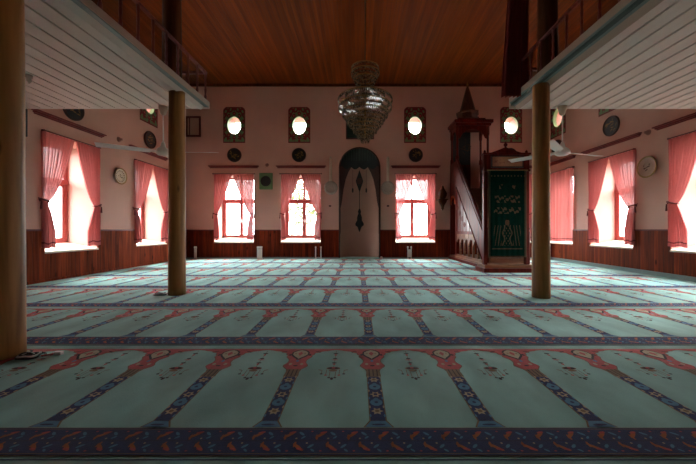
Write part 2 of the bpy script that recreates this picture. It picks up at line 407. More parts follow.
# oval stained panels over each window
def arch_mask(x, z, hw, hh, r=.16):
    # rounded top corners
    if abs(x) > hw-r and z > hh-r: return (abs(x)-(hw-r))**2+(z-(hh-r))**2 < r*r
    return True
def oval_window(F, c):
    wn[0] += 1
    root = bpy.data.objects.new('window_%d' % wn[0], None); COL.objects.link(root); root['_o'] = [0, 0, 0]; struct(root)
    hw, z0, z1 = .425, 4.47, 5.86; hh = (z1-z0)/2; zc = (z0+z1)/2; oz = OV_Z-zc
    def pm(u, v):
        x, z = (u*2-1)*hw, (v*2-1)*hh
        if not arch_mask(x, z, hw, hh): return None
        e = (x/OV_HW)**2+((z-oz)/OV_HH)**2
        if e < 1: return None
        if abs(x) > hw-.03 or z < -hh+.04 or z > hh-.03 or not arch_mask(x*1.08, z*1.04+.0, hw, hh): return 'vine_red'
        if e < 1.25: return 'vine_green'
        th = math.atan2((z-oz)/OV_HH, x/OV_HW)
        if 1.25 < e < 2.3 and cos(th*10)+.6*sin(e*9) > .15: return 'vine_green'
        if 1.5 < e < 1.95 and cos(th*10+PI) > .80: return 'flower_pink'
        if e >= 2.3 and sin(abs(x)*34)*cos(z*24+abs(x)*10) > .35: return 'vine_green'
        if z < -.50 and abs(sin(x*14)) > .6 and abs(z+.60) < .05: return 'vine_green'
        return 'vine_red'
    mb = MB(); mb.grid(lambda u, v: F(c+(u*2-1)*hw, -.012, zc+(v*2-1)*hh), 56, 90, pm)
    mb.build('painted_surround', root, solid=-.02 if False else 0.)
    rg = MB(); n = 40; vs = []; fs = []
    for k in range(n):
        t = 2*PI*k/n
        for (ra, dd) in ((1.03, -.03), (.955, -.03), (.955, .10), (1.03, .10)):
            vs.append(F(c+OV_HW*ra*cos(t), dd, OV_Z+OV_HH*ra*sin(t)))
    for k in range(n):
        q = (k+1) % n
        for j in range(4): fs.append((k*4+j, q*4+j, q*4+(j+1) % 4, k*4+(j+1) % 4))
    rg.add(vs, fs, 'vine_green'); rg.build('oval_rim', root, smooth=False)
    g = MB(); g.prism([(c+OV_HW*cos(2*PI*k/32), OV_Z+OV_HH*sin(2*PI*k/32)) for k in range(32)], lambda a, b2, d: F(a, d, b2), .05, .056, 'oval_glass'); g.build('pane', root)
    l = bpy.data.lights.new('daylight_portal', 'AREA'); l.shape = 'RECTANGLE'; l.size = .66; l.size_y = .84; l.cycles.is_portal = True
    o = bpy.data.objects.new('daylight_portal', l); COL.objects.link(o); o.location = F(c, WT+.01, OV_Z)
    n0 = Vector(F(c, 0, 0))-Vector(F(c, 1, 0)); o.rotation_euler = rot_to(n0)
for c in O_BACK: oval_window(WB, c)
for c in O_LEFT: oval_window(WL, c)
for c in O_RIGHT: oval_window(WR, c)

# ------------------------------------------------------------------ curtains
def curtain(F, uo, ui, label, m='curtain_pink', tied=True, zt=1.70, phase=0., wtie=.13, wbot=.30, top=None, bot=.72, off=-.04, pw=.62):
    """uo: outer (tied) edge, ui: where the inner edge starts at the rod"""
    top = top or zh(F)+.02
    W = ui-uo; s = 1 if W > 0 else -1; W = abs(W)
    root = thing('window_curtain', label, 'curtain', F(uo, off, top), 'pink window curtains')
    def width(z):
        if not tied: return W
        if z >= zt: return wtie+(W-wtie)*((z-zt)/(top-zt))**pw
        q = (zt-z)/(zt-bot); return wtie+(wbot-wtie)*min(1, q*1.6)**.8
    nf = 8.5
    def fn(u, v):
        z = top-(top-bot)*v; w = width(z)
        amp = .012+.022*min(1, w/W)+(.012 if z < zt else 0)
        if tied: amp *= (.35+.65*min(1, abs(z-zt)*3.5))
        y = amp*sin(u*nf*2*PI+phase)+.35*amp*sin(u*nf*4.6*PI+phase*2+z)
        o = .015*sin(z*5+phase) if tied else 0.
        return F(uo+s*(u*w+o*(1-u)*.4), off-.01+y*.9, z+.015*sin(u*9+phase)*v)
    mb = MB(); mb.grid(fn, 68, 60, lambda u, v: m)
    mb.build('curtain_cloth', root, smooth=True)
    hm = MB(); hm.grid(lambda u, v: tuple(Vector(fn(u, .955+.012*v))+(Vector(F(0, -.004, 0))-Vector(F(0, 0, 0)))), 68, 2, 'maroon'); hm.build('hem_band', root, smooth=True)
    if tied:
        tb = MB(); n = 20; cu = uo+s*wtie*.5; pts = []
        for k in range(n+1):
            t = 2*PI*k/n; pts.append(F(cu+(wtie*.5+.03)*cos(t), off-.01+.055*sin(t), zt+.02-.03*s*cos(t)))
        tb.tube(pts, .018, 'maroon', 6)
        tb.tube([F(uo-s*.03, off, zt), F(uo-s*.045, off+.0, zt+.03), F(uo-s*.03, -.01, zt+.08)], .012, 'maroon', 6)
        tb.tube([F(uo-s*.03, off-.03, zt), F(uo-s*.035, off-.03, zt-.16)], [.014, .022], 'maroon', 6)
        tb.build('tieback', root, smooth=True)
    return root
def rod(F, a, b_, label):
    ZH = zh(F)
    r = thing('curtain_rod', label, 'curtain rod', F((a+b_)/2, -.05, ZH+.04), 'curtain rods over the windows')
    mb = MB(); mb.tube([F(a-.05, -.055, ZH+.04), F(b_+.05, -.055, ZH+.04)], .013, 'frame_dark', 8); mb.build('rail', r, smooth=True)
    for u in (a-.03, b_+.03):
        k = MB(); fbox(k, F, u-.012, u+.012, -.06, .0, ZH+.02, ZH+.06, 'frame_dark'); k.build('bracket', r)

BN = ['leftmost back-wall window', 'lattice-barred back-wall window left of the niche', 'back-wall window right of the niche', 'back-wall window behind the pulpit']
BM = ['curtain_pink', 'curtain_pink', 'curtain_sheer', 'curtain_pink']
for i, (a, b_) in enumerate(W_BACK):
    c = (a+b_)/2
    sheerw = ' sheer' if i == 2 else ''
    curtain(WB, a+.01, c-.05+(.0 if i != 1 else .04), 'pink%s curtain, left one at the %s' % (sheerw, BN[i]), BM[i], phase=i, wtie=.11, wbot=.20, pw=.85)
    curtain(WB, b_-.01, c-.05+(.0 if i != 1 else .06), 'pink%s curtain, right one at the %s' % (sheerw, BN[i]), BM[i], phase=i+2, wtie=.12, wbot=.24, pw=.8)
    rod(WB, a, b_, 'thin dark curtain rod above the %s' % BN[i])
LN = ['left-wall window behind the nearest left pillar', 'left-wall window with the deep cream reveal', 'left-wall window beside the ceiling fan']
for i, (a, b_) in enumerate(W_LEFT):
    c = (a+b_)/2+.0
    if i == 0:
        curtain(WL, a, b_, 'pink curtain drawn across the %s' % LN[i], tied=False, bot=.70); rod(WL, a, b_, 'thin dark curtain rod above the %s' % LN[i]); continue  # unseen curtain added closed so less daylight reaches the foreground
    curtain(WL, a-.07, c-.02, 'tied pink curtain, near one at the %s' % LN[i], phase=i, wtie=.11, wbot=.27)
    curtain(WL, b_+.02, c+.01, 'tied pink curtain, far one at the %s' % LN[i], phase=i+1.4, wtie=.14, wbot=.36)
    rod(WL, a, b_, 'thin dark curtain rod above the %s' % LN[i])
RN = ['right-wall window outside the frame', 'right-wall window at the right edge of the view', 'right-wall window below the right ceiling fan', 'right-wall window next to the far corner']
for i, (a, b_) in enumerate(W_RIGHT):
    c = (a+b_)/2
    if i in (0, 3):
        curtain(WR, a-.06, b_+.04, 'pink curtain drawn across the %s' % RN[i], tied=False, bot=.70)  # the out-of-frame window gets an added closed curtain that darkens the foreground
    else:
        curtain(WR, a-.07, c-.02, 'tied pink curtain, near one at the %s' % RN[i], phase=i, wtie=.18, wbot=.30)
        curtain(WR, b_+.02, c+.02, 'tied pink curtain, far one at the %s' % RN[i], phase=i+1.1, wtie=.18, wbot=.42)
    rod(WR, a, b_, 'thin dark curtain rod above the %s' % RN[i])

# ------------------------------------------------------------------ ledges over the windows
def ledge(F, a, b_, label):
    mb = MB(); fbox(mb, F, a, b_, -.10, 0, 3.55, 3.58, 'ledge_wood'); fbox(mb, F, a+.03, b_-.03, -.06, 0, 3.515, 3.55, 'ledge_wood'); fbox(mb, F, a+.05, b_-.05, -.03, 0, 3.49, 3.515, 'ledge_wood')
    tag(mb.build('wall_ledge', bevel=.008, origin=F((a+b_)/2, 0, 3.5)), label, 'ledge', 'dark red wooden ledges above the windows')
for i, (a, b_) in enumerate([(bx(209), bx(259)), (bx(276.3), bx(326)), (bx(391), bx(440)), (bx(487), bx(536))]): ledge(WB, a, b_, 'dark red wooden ledge above the %s' % BN[i])
for i, (a, b_) in enumerate([(3.5, 5.6), (6.35, 8.15), (9.05, 10.85)]): ledge(WL, a, b_, 'dark red wooden ledge above the %s' % LN[i])
for i, (a, b_) in enumerate([(2.9, 5.0), (5.35, 7.55), (7.9, 9.95), (10.3, 11.95)]): ledge(WR, a, b_, 'dark red wooden ledge above the %s' % RN[i])

# ------------------------------------------------------------------ roundels and plates
def disc_fn(F, c, z, d0):
    return lambda r, t, d: F(c+r*cos(t), d0-d, z+r*sin(t))
def strokes(mb, fn2, seed, n, R, m, th=.012):
    rnd = random.Random(seed)
    for k in range(n):
        x, z = rnd.uniform(-R, R)*.7, rnd.uniform(-R, R)*.55; a = rnd.uniform(-.6, .6)+ (PI/2 if k % 3 == 0 else 0); l = R*rnd.uniform(.35, .8); cv = rnd.uniform(-2.5, 2.5)
        pts = []
        for j in range(9):
            pts.append((x, z)); x += cos(a)*l/8; z += sin(a)*l/8; a += cv/8
        pts = [(p, q) for p, q in pts if p*p+q*q < R*R*.8]
        if len(pts) < 3: continue
        for j in range(len(pts)-1):
            w0 = th*sin(PI*(j+.3)/len(pts)); w1 = th*sin(PI*(j+1.3)/len(pts))
            (x0, z0), (x1, z1) = pts[j], pts[j+1]
            mb.add([fn2(x0, z0-w0), fn2(x1, z1-w1), fn2(x1, z1+w1), fn2(x0, z0+w0)], [(0,1,2,3)], m)
def roundel(F, c, z, R, label, kind='black'):
    """disc hung on the wall"""
    disc, rim, ink = {'black': ('black_disc', 'niche_brown', 'gold_dull'), 'plate': ('cream', 'brass', 'niche_brown'), 'plate2': ('plaster_niche', 'gold', 'gold_dull')}[kind]
    root = thing('wall_roundel' if kind == 'black' else 'wall_plate', label, 'roundel' if kind == 'black' else 'plate', F(c, 0, z), 'black calligraphy roundels' if kind == 'black' else 'decorated wall plates')
    def ring(mb, prof, m, seg=40):
        vs = []; fs = []
        for r, d in prof:
            for k in range(seg):
                t = 2*PI*k/seg; vs.append(F(c+r*cos(t), -d, z+r*sin(t)))
        for j in range(len(prof)-1):
            for k in range(seg): fs.append((j*seg+k, j*seg+(k+1) % seg, (j+1)*seg+(k+1) % seg, (j+1)*seg+k))
        if prof[-1][0] < .01: fs.append(tuple((len(prof)-1)*seg+k for k in range(seg)))
        mb.add(vs, fs, m)
    d = MB()
    if kind == 'black': ring(d, [(R*.9, .0), (R*.9, .03), (.005, .03)], disc)
    else: ring(d, [(R*.55, .0), (R*.92, .045), (R*.9, .05), (R*.55, .025), (.005, .022)], disc)
    k = d
    r_ = MB(); 
    if kind == 'black': ring(r_, [(R*.88, .0), (R, .0), (R, .04), (R*.95, .055), (R*.88, .045), (R*.88, .03)], rim)
    else: ring(r_, [(R*.86, .044), (R*.97, .05), (R, .055), (R*.97, .062), (R*.86, .052)], rim)
    r_.build('rim', root, smooth=True)
    if kind == 'black': strokes(k, lambda x, zz: F(c+x, -.034, z+zz), int(c*100)+5, 16, R*.85, 'gold', R*.055)
    else:
        for j in range(18 if kind == 'plate' else 0):
            t = 2*PI*j/18; q = lambda r, a: F(c+R*r*cos(t+a), -.026-.020*(r-.5)/.4, z+R*r*sin(t+a))
            k.add([q(.5, 0), q(.68, .09), q(.84, 0), q(.68, -.09)], [(0, 1, 2, 3)], ink)
        strokes(k, lambda x, zz: F(c+x, -.028, z+zz), int(c*100)+9, 9, R*.5, ink, R*.05)
    d.build('disc', root)
for c, w in zip([bx(234.5), bx(299), bx(415.7), bx(510)], BN):
    roundel(WB, c, 4.0, .27, 'black calligraphy roundel over the %s' % w)
roundel(WL, 7.28, 3.93, .27, 'black calligraphy roundel on the left wall under the balcony edge, over the near window')
roundel(WL, 9.97, 3.98, .27, 'black calligraphy roundel on the left wall behind the white ceiling fan')
roundel(WR, 8.85, 4.05, .28, 'black calligraphy roundel on the right wall above the long dark red ledge')
roundel(WR, 11.25, 4.08, .27, 'black calligraphy roundel on the right wall behind the ceiling fan hub')
roundel(WL, 8.70, 2.60, .23, 'small patterned plate on the left wall between the two curtained windows', 'plate')
roundel(WR, 7.73, 2.66, .27, 'gilt patterned plate on the right wall between two curtained windows', 'plate2')

# green clock, plaque, picture frame, sconce, disc lamps
t = thing('wall_clock', 'square green wall clock with black face between two back windows', 'clock', WB(bx(266.2), 0, 2.99))
mb = MB(); cx, cz = bx(266.2), 1.1+(230-181.4)*YB/312
fbox(mb, WB, cx-.26, cx+.26, -.06, 0, cz-.32, cz+.32, 'clock_green'); mb.build('case', t, bevel=.02)
mb = MB(); mb.prism([(cx+.20*cos(2*PI*k/32), cz-.0+.20*sin(2*PI*k/32)) for k in range(32)], lambda a, b2, d: WB(a, d, b2), -.075, -.06, 'black_disc'); mb.build('dial', t)

t = thing('wall_plaque', 'dark green framed plaque above the prayer niche, behind the chandelier', 'plaque', WB(.06, 0, 5.0))
mb = MB(); fbox(mb, WB, bx(346), bx(374), -.05, 0, 4.61, 5.5, 'frame_dark'); mb.build('frame', t, bevel=.01)
mb = MB(); fbox(mb, WB, bx(347), bx(373), -.055, -.049, 4.65, 5.46, 'plaque_green'); strokes(mb, lambda x, z: WB(.08+x, -.058, 5.05+z), 3, 14, .42, 'gold_dull', .016); mb.build('panel', t)

t = thing('picture_frame', 'dark red picture frame hanging high in the left back corner', 'picture frame', WB(bx(193), 0, 5.0))
x0, x1, z0, z1 = bx(186.5), bx(201), 1.1+(230-137)*YB/312, 1.1+(230-116.5)*YB/312
mb = MB()
for q in ((x0, x1, z0, z0+.07), (x0, x1, z1-.07, z1), (x0, x0+.06, z0, z1), (x1-.06, x1, z0, z1), (x0+.12, x0+.15, z0, z1)): fbox(mb, WB, q[0], q[1], -.05, 0, q[2], q[3], 'frame_dark')
mb.build('frame', t, bevel=.006)
mb = MB(); fbox(mb, WB, x0+.05, x1-.05, -.02, 0, z0+.05, z1-.05, 'plaster_niche'); mb.build('picture', t)

def disc_lamp(cx, label):
    t = thing('wall_lamp', label, 'wall lamp', WB(cx, 0, 2.7), 'disc and tube lamps beside the niche')
    mb = MB(); cz = 2.73
    prof = [(.22, 0), (.265, .02), (.255, .035), (.19, .05), (.18, .04), (.005, .04)]
    vs = []; fs = []; seg = 36
    for r, d in prof:
        for k in range(seg):
            a = 2*PI*k/seg; vs.append(WB(cx+r*cos(a), -d, cz+r*sin(a)))
    for j in range(len(prof)-1):
        for k in range(seg): fs.append((j*seg+k, j*seg+(k+1) % seg, (j+1)*seg+(k+1) % seg, (j+1)*seg+k))
    mb.add(vs, fs, 'silver'); mb.build('disc', t, smooth=True)
    mb = MB(); mb.tube([WB(cx, -.06, 2.98), WB(cx, -.06, 3.88)], .055, 'cream', 12); mb.build('tube', t, smooth=True)
    mb = MB(); fbox(mb, WB, cx-.03, cx+.03, -.1, 0, 3.85, 3.92, 'silver'); fbox(mb, WB, cx-.03, cx+.03, -.1, 0, 2.95, 3.0, 'silver'); mb.build('bracket', t)
disc_lamp(bx(330.8), 'grey disc with an upright tube above it, left of the prayer niche')
disc_lamp(bx(387.8), 'grey disc with an upright tube above it, right of the prayer niche')

t = thing('wall_shelf', 'small dark carved wall shelf with an urn shape, left of the pulpit stairs', 'wall shelf', WB(bx(441.5), 0, 2.2))
cx = bx(441.5)
def wl(r, h, z): return (r*cos(h), z, r*sin(h))
mb = MB(); mb.lathe([(.02, 2.28), (.1, 2.3), (.15, 2.42), (.16, 2.5), (.1, 2.62), (.05, 2.70), (.04, 2.76), (.01, 2.8)], (cx, YB-.17, 0), 'post_wood', 18); mb.build('urn', t, smooth=True)
mb = MB(); fbox(mb, WB, cx-.19, cx+.19, -.28, 0, 2.24, 2.28, 'post_wood'); mb.build('shelf_board', t, bevel=.01)
mb = MB(); mb.lathe([(.17, 2.24), (.15, 2.16), (.08, 2.05), (.05, 1.98), (.06, 1.93), (.01, 1.85)], (cx, YB-.14, 0), 'post_wood', 18, fn=lambda x, y, z: (x, y*.8, z)); mb.build('bracket', t, smooth=True)

# small fixtures
def fixture(F, u, z, label):
    mb = MB(); mb.lathe([(.07, 0), (.06, .03), (.03, .05), (.035, .09), (.01, .1)], (0, 0, 0), 'plaster_reveal', 14, fn=lambda x, y, zz: F(u+x, -zz, z+y))
    tag(mb.build('wall_lamp_holder', smooth=True, origin=(0, 0, 0)), label, 'lamp holder')
fixture(WB, bx(267), 3.62, 'small pink round fixture between the two left ledges of the back wall')
fixture(WR, 7.73, 3.52, 'small pink round fixture in the gap between the right-wall ledges')
fixture(WL, 8.68, 3.62, 'small pink round fixture in the gap between the left-wall ledges')
mb = MB(); fbox(mb, WL, 6.02, 6.2, -.10, 0, 2.95, 3.5, 'black_disc')
tag(mb.build('loudspeaker', bevel=.01, origin=WL(6.1, 0, 2.95)), 'narrow black wall speaker on the left wall by the near pillar', 'speaker')
for u, z, l in ((bx(330), 2.03, 'small dark wall outlet below the left disc lamp'), (bx(388), 2.03, 'small dark wall outlet below the right disc lamp')):
    mb = MB(); fbox(mb, WB, u-.045, u+.045, -.018, 0, z-.03, z+.03, 'niche_brown'); tag(mb.build('wall_outlet', bevel=.004, origin=WB(u, 0, z)), l, 'outlet')

# ------------------------------------------------------------------ mihrab niche
t = thing('prayer_niche', 'tall arched prayer niche with painted dark drapes and hanging lamp', 'prayer niche', (MX, YB, 0))
def depth(x, z):
    q = 1-(x/MA)**2-(max(0, z-MS)/MA)**2
    return .38*sqrt(max(0, q))**1.0
def lerp_pts(pts, z):
    for (z0, w0), (z1, w1) in zip(pts, pts[1:]):
        if z0 >= z >= z1: return w0+(w1-w0)*(z0-z)/(z0-z1)
    return None
def niche_mat(x, z):
    ax = abs(x)
    # valance with scalloped edge
    val = MS+.12-.10*abs(sin(ax*9))
    if z > val: return 'niche_dark' if z < MS+.35 or (int(ax*30) % 3) else 'plaque_green'
    inner = lerp_pts([(MS+.15, .30), (3.4, .44), (3.1, .55), (2.7, .63), (2.3, .68), (2.05, .72), (1.95, .75), (1.2, .74), (.7, .76), (0, .78)], z)
    if inner is not None and ax > inner:
        return 'niche_brown' if z > 1.95 else ('niche_dark' if ax > inner+.02 else 'niche_brown')
    # lamp: lozenge, chain and lower ornament
    if 2.62 < z < 3.5:
        w = .15*(1-abs(z-3.05)/.45)
        if ax < w: return 'niche_dark' if ax > w-.03 or abs(z-3.05) > .12 else 'niche_brown'
    if ax < .012 and 1.2 < z < 3.4: return 'niche_dark'
    w = lerp_pts([(1.95, .02), (1.85, .06), (1.75, .05), (1.6, .10), (1.5, .09), (1.45, .12), (1.35, .17), (1.28, .16), (1.22, .08), (1.1, .04), (1.02, .01)], z)
    if w is not None and ax < w: return 'niche_dark'
    for cx_ in (.27,):
        if abs(ax-cx_) < .01 and 2.75 < z < 3.5: return 'niche_brown'
        if (ax-cx_)**2/.035**2+(z-2.68)**2/.09**2 < 1: return 'niche_dark'
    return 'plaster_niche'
mb = MB(); NU, NV = 130, 360; ZT = MS+MA
def nfn(u, v):
    x = -MA*cos(PI*u) if False else (u*2-1)*MA; z = v*ZT
    if z > MS:
        xm = sqrt(max(0, MA*MA-(z-MS)**2)); x = (u*2-1)*xm
    return (MX+x, YB+depth(x, z), z)
def nmat(u, v):
    z = v*ZT; x = (u*2-1)*(MA if z <= MS else sqrt(max(0, MA*MA-(z-MS)**2))); return niche_mat(x, z)
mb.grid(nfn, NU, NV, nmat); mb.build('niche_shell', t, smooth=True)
mb = MB(); pts = [(MX-MA-.0, YB-.02, .0), (MX-MA, YB-.02, MS)]+[(MX-MA*cos(a), YB-.02, MS+MA*sin(a)) for a in [PI*k/24 for k in range(25)]]+[(MX+MA, YB-.02, MS), (MX+MA, YB-.02, 0)]
mb.tube(pts, .03, 'niche_brown', 6); mb.build('arch_moulding', t, smooth=True)
mb = MB(); mb.prism([(MX+(MA-.02)*cos(a), YB-.0+.36*sin(a)) for a in [PI*k/20 for k in range(21)]], lambda a, b2, d: (a, b2, d), .003, .04, 'pile_teal')
mb.box(MX-MA+.02, MX+MA-.02, YB-.30, YB, .003, .04, 'pile_teal'); tag(mb.build('niche_carpet', origin=(MX, YB, .0)), 'plain teal carpet piece on the floor of the prayer niche', 'carpet')

# ------------------------------------------------------------------ carpets
PITCH, ROW = .616, 1.460
CX0, CX1 = -6.35, 6.80
def carpet_row_mesh():
    mb = MB(); Z = [.012, .0132, .0144, .0156, .0168]
    def P(pts, layer, m): mb.add([(x, y, Z[layer]) for x, y in pts], [tuple(range(len(pts)))], m)
    def ell(cx, cy, a, b_, layer, m, n=12, rot=0): P([(cx+a*cos(2*PI*k/n)*cos(rot)-b_*sin(2*PI*k/n)*sin(rot), cy+a*cos(2*PI*k/n)*sin(rot)+b_*sin(2*PI*k/n)*cos(rot)) for k in range(n)], layer, m)
    def star(cx, cy, r, layer, m, n=6):
        P([(cx+r*(1 if k % 2 == 0 else .55)*cos(PI*k/n), cy+r*(1 if k % 2 == 0 else .55)*sin(PI*k/n)) for k in range(2*n)], layer, m)
    def rect(x0, x1, y0, y1, layer, m): P([(x0, y0), (x1, y0), (x1, y1), (x0, y1)], layer, m)
    mb.box(CX0, CX1, 0, ROW-.004, 0, Z[0], 'pile_teal')
    # long border
    rect(CX0, CX1, .004, .222, 1, 'pile_tan'); rect(CX0, CX1, .010, .216, 2, 'pile_navy')
    rect(CX0, CX1, .110, .114, 3, 'pile_dark'); rect(CX0, CX1, .018, .022, 3, 'pile_tan'); rect(CX0, CX1, .203, .207, 3, 'pile_tan')
    x = CX0+.05; k = 0
    rnd = random.Random(4)
    while x < CX1-.08:
        for (cy, sg) in ((.160, 1), (.065, -1)):
            xx = x+(.06 if sg < 0 else 0)
            rot = sg*.75
            ell(xx, cy, .040, .010, 3, 'pile_orange', 10, rot); ell(xx+.012, cy+sg*.016, .020, .008, 4, 'pile_red', 8, rot-.5*sg)
            ell(xx-.02, cy-sg*.02, .022, .007, 3, 'pile_orange', 8, rot+.9*sg)
            ell(xx+.062, cy+.008, .020, .008, 3, 'pile_blue', 8, -rot); ell(xx+.075, cy-.022, .014, .006, 3, 'pile_blue', 8, rot)
            ell(xx+.04, cy-.030*sg, .006, .006, 3, 'pile_cream', 6); ell(xx-.05, cy+.026*sg, .007, .005, 3, 'pile_red', 6)
        x += .165; k += 1
    # red arch band with scallops
    lobe = [(1.352, .308), (1.330, .308), (1.322, .262), (1.305, .222), (1.296, .18), (1.272, .158), (1.262, .122), (1.225, .116), (1.205, .098), (1.18, .106), (1.15, .088), (1.118, .070), (1.075, .068), (1.045, .078), (1.02, .092), (.995, .094), (.972, .078), (.95, .062), (.939, .05)]
    n0 = int(math.floor((CX0-.115)/PITCH)); n1 = int(math.ceil((CX1-.115)/PITCH))
    clampx = lambda v: max(CX0+.002, min(CX1-.002, v))
    for n in range(n0, n1+1):
        c = .115+n*PITCH
        inside = CX0+.11 < c < CX1-.11
        def half(prof, layer, m, grow=0.):
            for (y0, w0), (y1, w1) in zip(prof, prof[1:]):
                a0, b0, a1, b1 = clampx(c-w0-grow), clampx(c+w0+grow), clampx(c-w1-grow), clampx(c+w1+grow)
                if max(b0-a0, b1-a1) < .004: continue
                P([(a1, y1-grow*.4), (b1, y1-grow*.4), (b0, y0), (a0, y0)], layer, m)
        if CX0-.3 < c < CX1+.3:
            half(lobe, 1, 'pile_tan', .007); half(lobe, 2, 'pile_red')
        if inside:
            # medallion
            med = [(1.318, .0), (1.300, .035), (1.265, .062), (1.225, .064), (1.19, .045), (1.155, .016), (1.13, .0)]
            half([(y+(.012 if y > 1.24 else -.012), w+.013) for y, w in med], 3, 'pile_dark'); half(med, 4, 'pile_cream')
            mb.add([(c+dx, y, Z[4]+.001) for dx, y in ((0, 1.28), (.022, 1.24), (0, 1.19), (-.022, 1.24))], [(0, 1, 2, 3)], 'pile_red')
            for s in (-1, 1):
                ell(c+s*.038, 1.24, .010, .014, 4, 'pile_tan', 8); ell(c+s*.045, 1.03, .014, .02, 3, 'pile_cream', 8); ell(c+s*.085, 1.215, .012, .02, 3, 'pile_dark', 8); ell(c+s*.15, 1.285, .03, .008, 3, 'pile_dark', 8, -s*.4)
            ell(c, 1.09, .013, .02, 3, 'pile_blue', 8); ell(c, 1.0, .02, .012, 3, 'pile_dark', 8)
            # tassel
            half([(.94, .062), (.90, .052), (.82, .056)], 1, 'pile_tan'); 
            for s in (-.03, 0, .03): rect(c+s-.004, c+s+.004, .825, .935, 2, 'pile_dark')
            # strip
            rect(c-.050, c+.050, .24, .82, 1, 'pile_tan'); rect(c-.043, c+.043, .24, .815, 2, 'pile_navy')
            P([(c-.085, .224), (c+.085, .224), (c+.050, .285), (c-.050, .285)], 2, 'pile_tan'); P([(c-.075, .224), (c+.075, .224), (c+.042, .278), (c-.042, .278)], 3, 'pile_blue')
            ell(c, .245, .04, .008, 4, 'pile_navy', 10)
            for y in (.765, .565, .375):
                star(c, y, .039, 3, 'pile_cream', 6); ell(c, y, .014, .014, 4, 'pile_tan' if y != .565 else 'pile_navy', 8)
                for s in (-1, 1): ell(c+s*.042, y+.045, .006, .016, 3, 'pile_cream', 6); ell(c+s*.042, y-.045, .006, .016, 3, 'pile_blue', 6)
            for y in (.665, .47):
                ell(c, y, .040, .040, 3, 'pile_blue', 10); ell(c, y+.034, .016, .02, 3, 'pile_blue', 8); ell(c, y, .012, .012, 4, 'pile_navy', 8)
        # hanging lamp motif in the field to the right of this strip
        c2 = c+PITCH/2
        if CX0+.12 < c2 < CX1-.12:
            rect(c2-.002, c2+.002, .96, 1.31, 1, 'pile_tan')
            for y, w, h, m in ((1.245, .024, .012, 'pile_dark'), (1.215, .012, .014, 'pile_red'), (1.14, .020, .012, 'pile_dark'), (1.115, .030, .007, 'pile_red'), (1.055, .022, .011, 'pile_dark'), (1.03, .012, .012, 'pile_red')):
                ell(c2, y, w, h, 2, m, 8)
            ell(c2, .955, .056, .026, 2, 'pile_tan', 12); ell(c2, .955, .046, .019, 3, 'pile_dark', 12); ell(c2, .957, .016, .010, 4, 'pile_red', 8)
            ell(c2, .915, .034, .016, 2, 'pile_tan', 10)
            for s in (-1, 1):
                for dx, y0, y1 in ((.05, .935, .84), (.085, .92, .86), (.022, .90, .80)):
                    rect(c2+s*dx-.0025, c2+s*dx+.0025, y1, y0, 1, 'pile_tan')
                    ell(c2+s*dx, y1, .012, .010, 2, 'pile_dark' if dx != .05 else 'pile_red', 8)
                ell(c2+s*.10, .925, .018, .006, 2, 'pile_tan', 8, s*.4)
            ell(c2, .785, .012, .020, 2, 'pile_dark', 8)
    # thin guard lines
    rect(CX0, CX1, 1.372, 1.378, 1, 'pile_tan'); rect(CX0, CX1, ROW-.022, ROW-.014, 1, 'pile_navy')
    return mb
ROWN = ['first', 'second', 'third', 'fourth', 'fifth', 'sixth', 'seventh', 'eighth']
first = carpet_row_mesh().build('prayer_carpet')
for k in range(-1, 7):
    o = first if k == -1 else first.copy()
    if k != -1: COL.objects.link(o)
    o.location = (0, 1.492+ROW*k, .001)
    tag(o, 'teal prayer carpet strip with red arches, %s from the camera' % ROWN[k+1], 'carpet', 'prayer carpet strips across the floor')

# ------------------------------------------------------------------ pillars, balconies
def pillar(x, y, r, label):
    mb = MB(); prof = []
    for k in range(25):
        z = 3.40*k/24; prof.append((r*(1.07-.10*z/3.4+.012*noise.noise(Vector((x, y, z*1.7)))), z+.02))
    mb.lathe(prof, (x, y, 0), 'pillar_wood', 32)
    tag(mb.build('wooden_pillar', smooth=True, origin=(x, y, .02)), label, 'pillar', 'round wooden pillars under the balconies')
pillar(-3.045, 5.25, .125, 'round honey-brown wooden pillar under the left balcony, the farther one')
pillar(2.945, 5.02, .125, 'round brown wooden pillar under the right balcony in front of the pulpit')
pillar(-3.06, 2.68, .138, 'nearest thick wooden pillar cut by the left edge of the photo')
pillar(3.02, 2.45, .138, 'near wooden pillar under the right balcony, beyond the right edge of the photo')
def post(x, y, label):
    mb = MB(); mb.lathe([(.15, 3.615 if x > 0 else 3.535), (.14, 5.), (.135, ZC-.002)], (x, y, 0), 'post_wood', 24)  # darker wood than the pillar below: the dim upper light painted as colour
    tag(mb.build('upper_post', smooth=True, origin=(x, y, 3.66)), label, 'post', 'upper posts standing on the balconies')
post(-3.13, 5.25, 'dark upper post rising from the left balcony to the ceiling'); post(3.05, 5.02, 'dark upper post rising from the right balcony behind the maroon curtain')

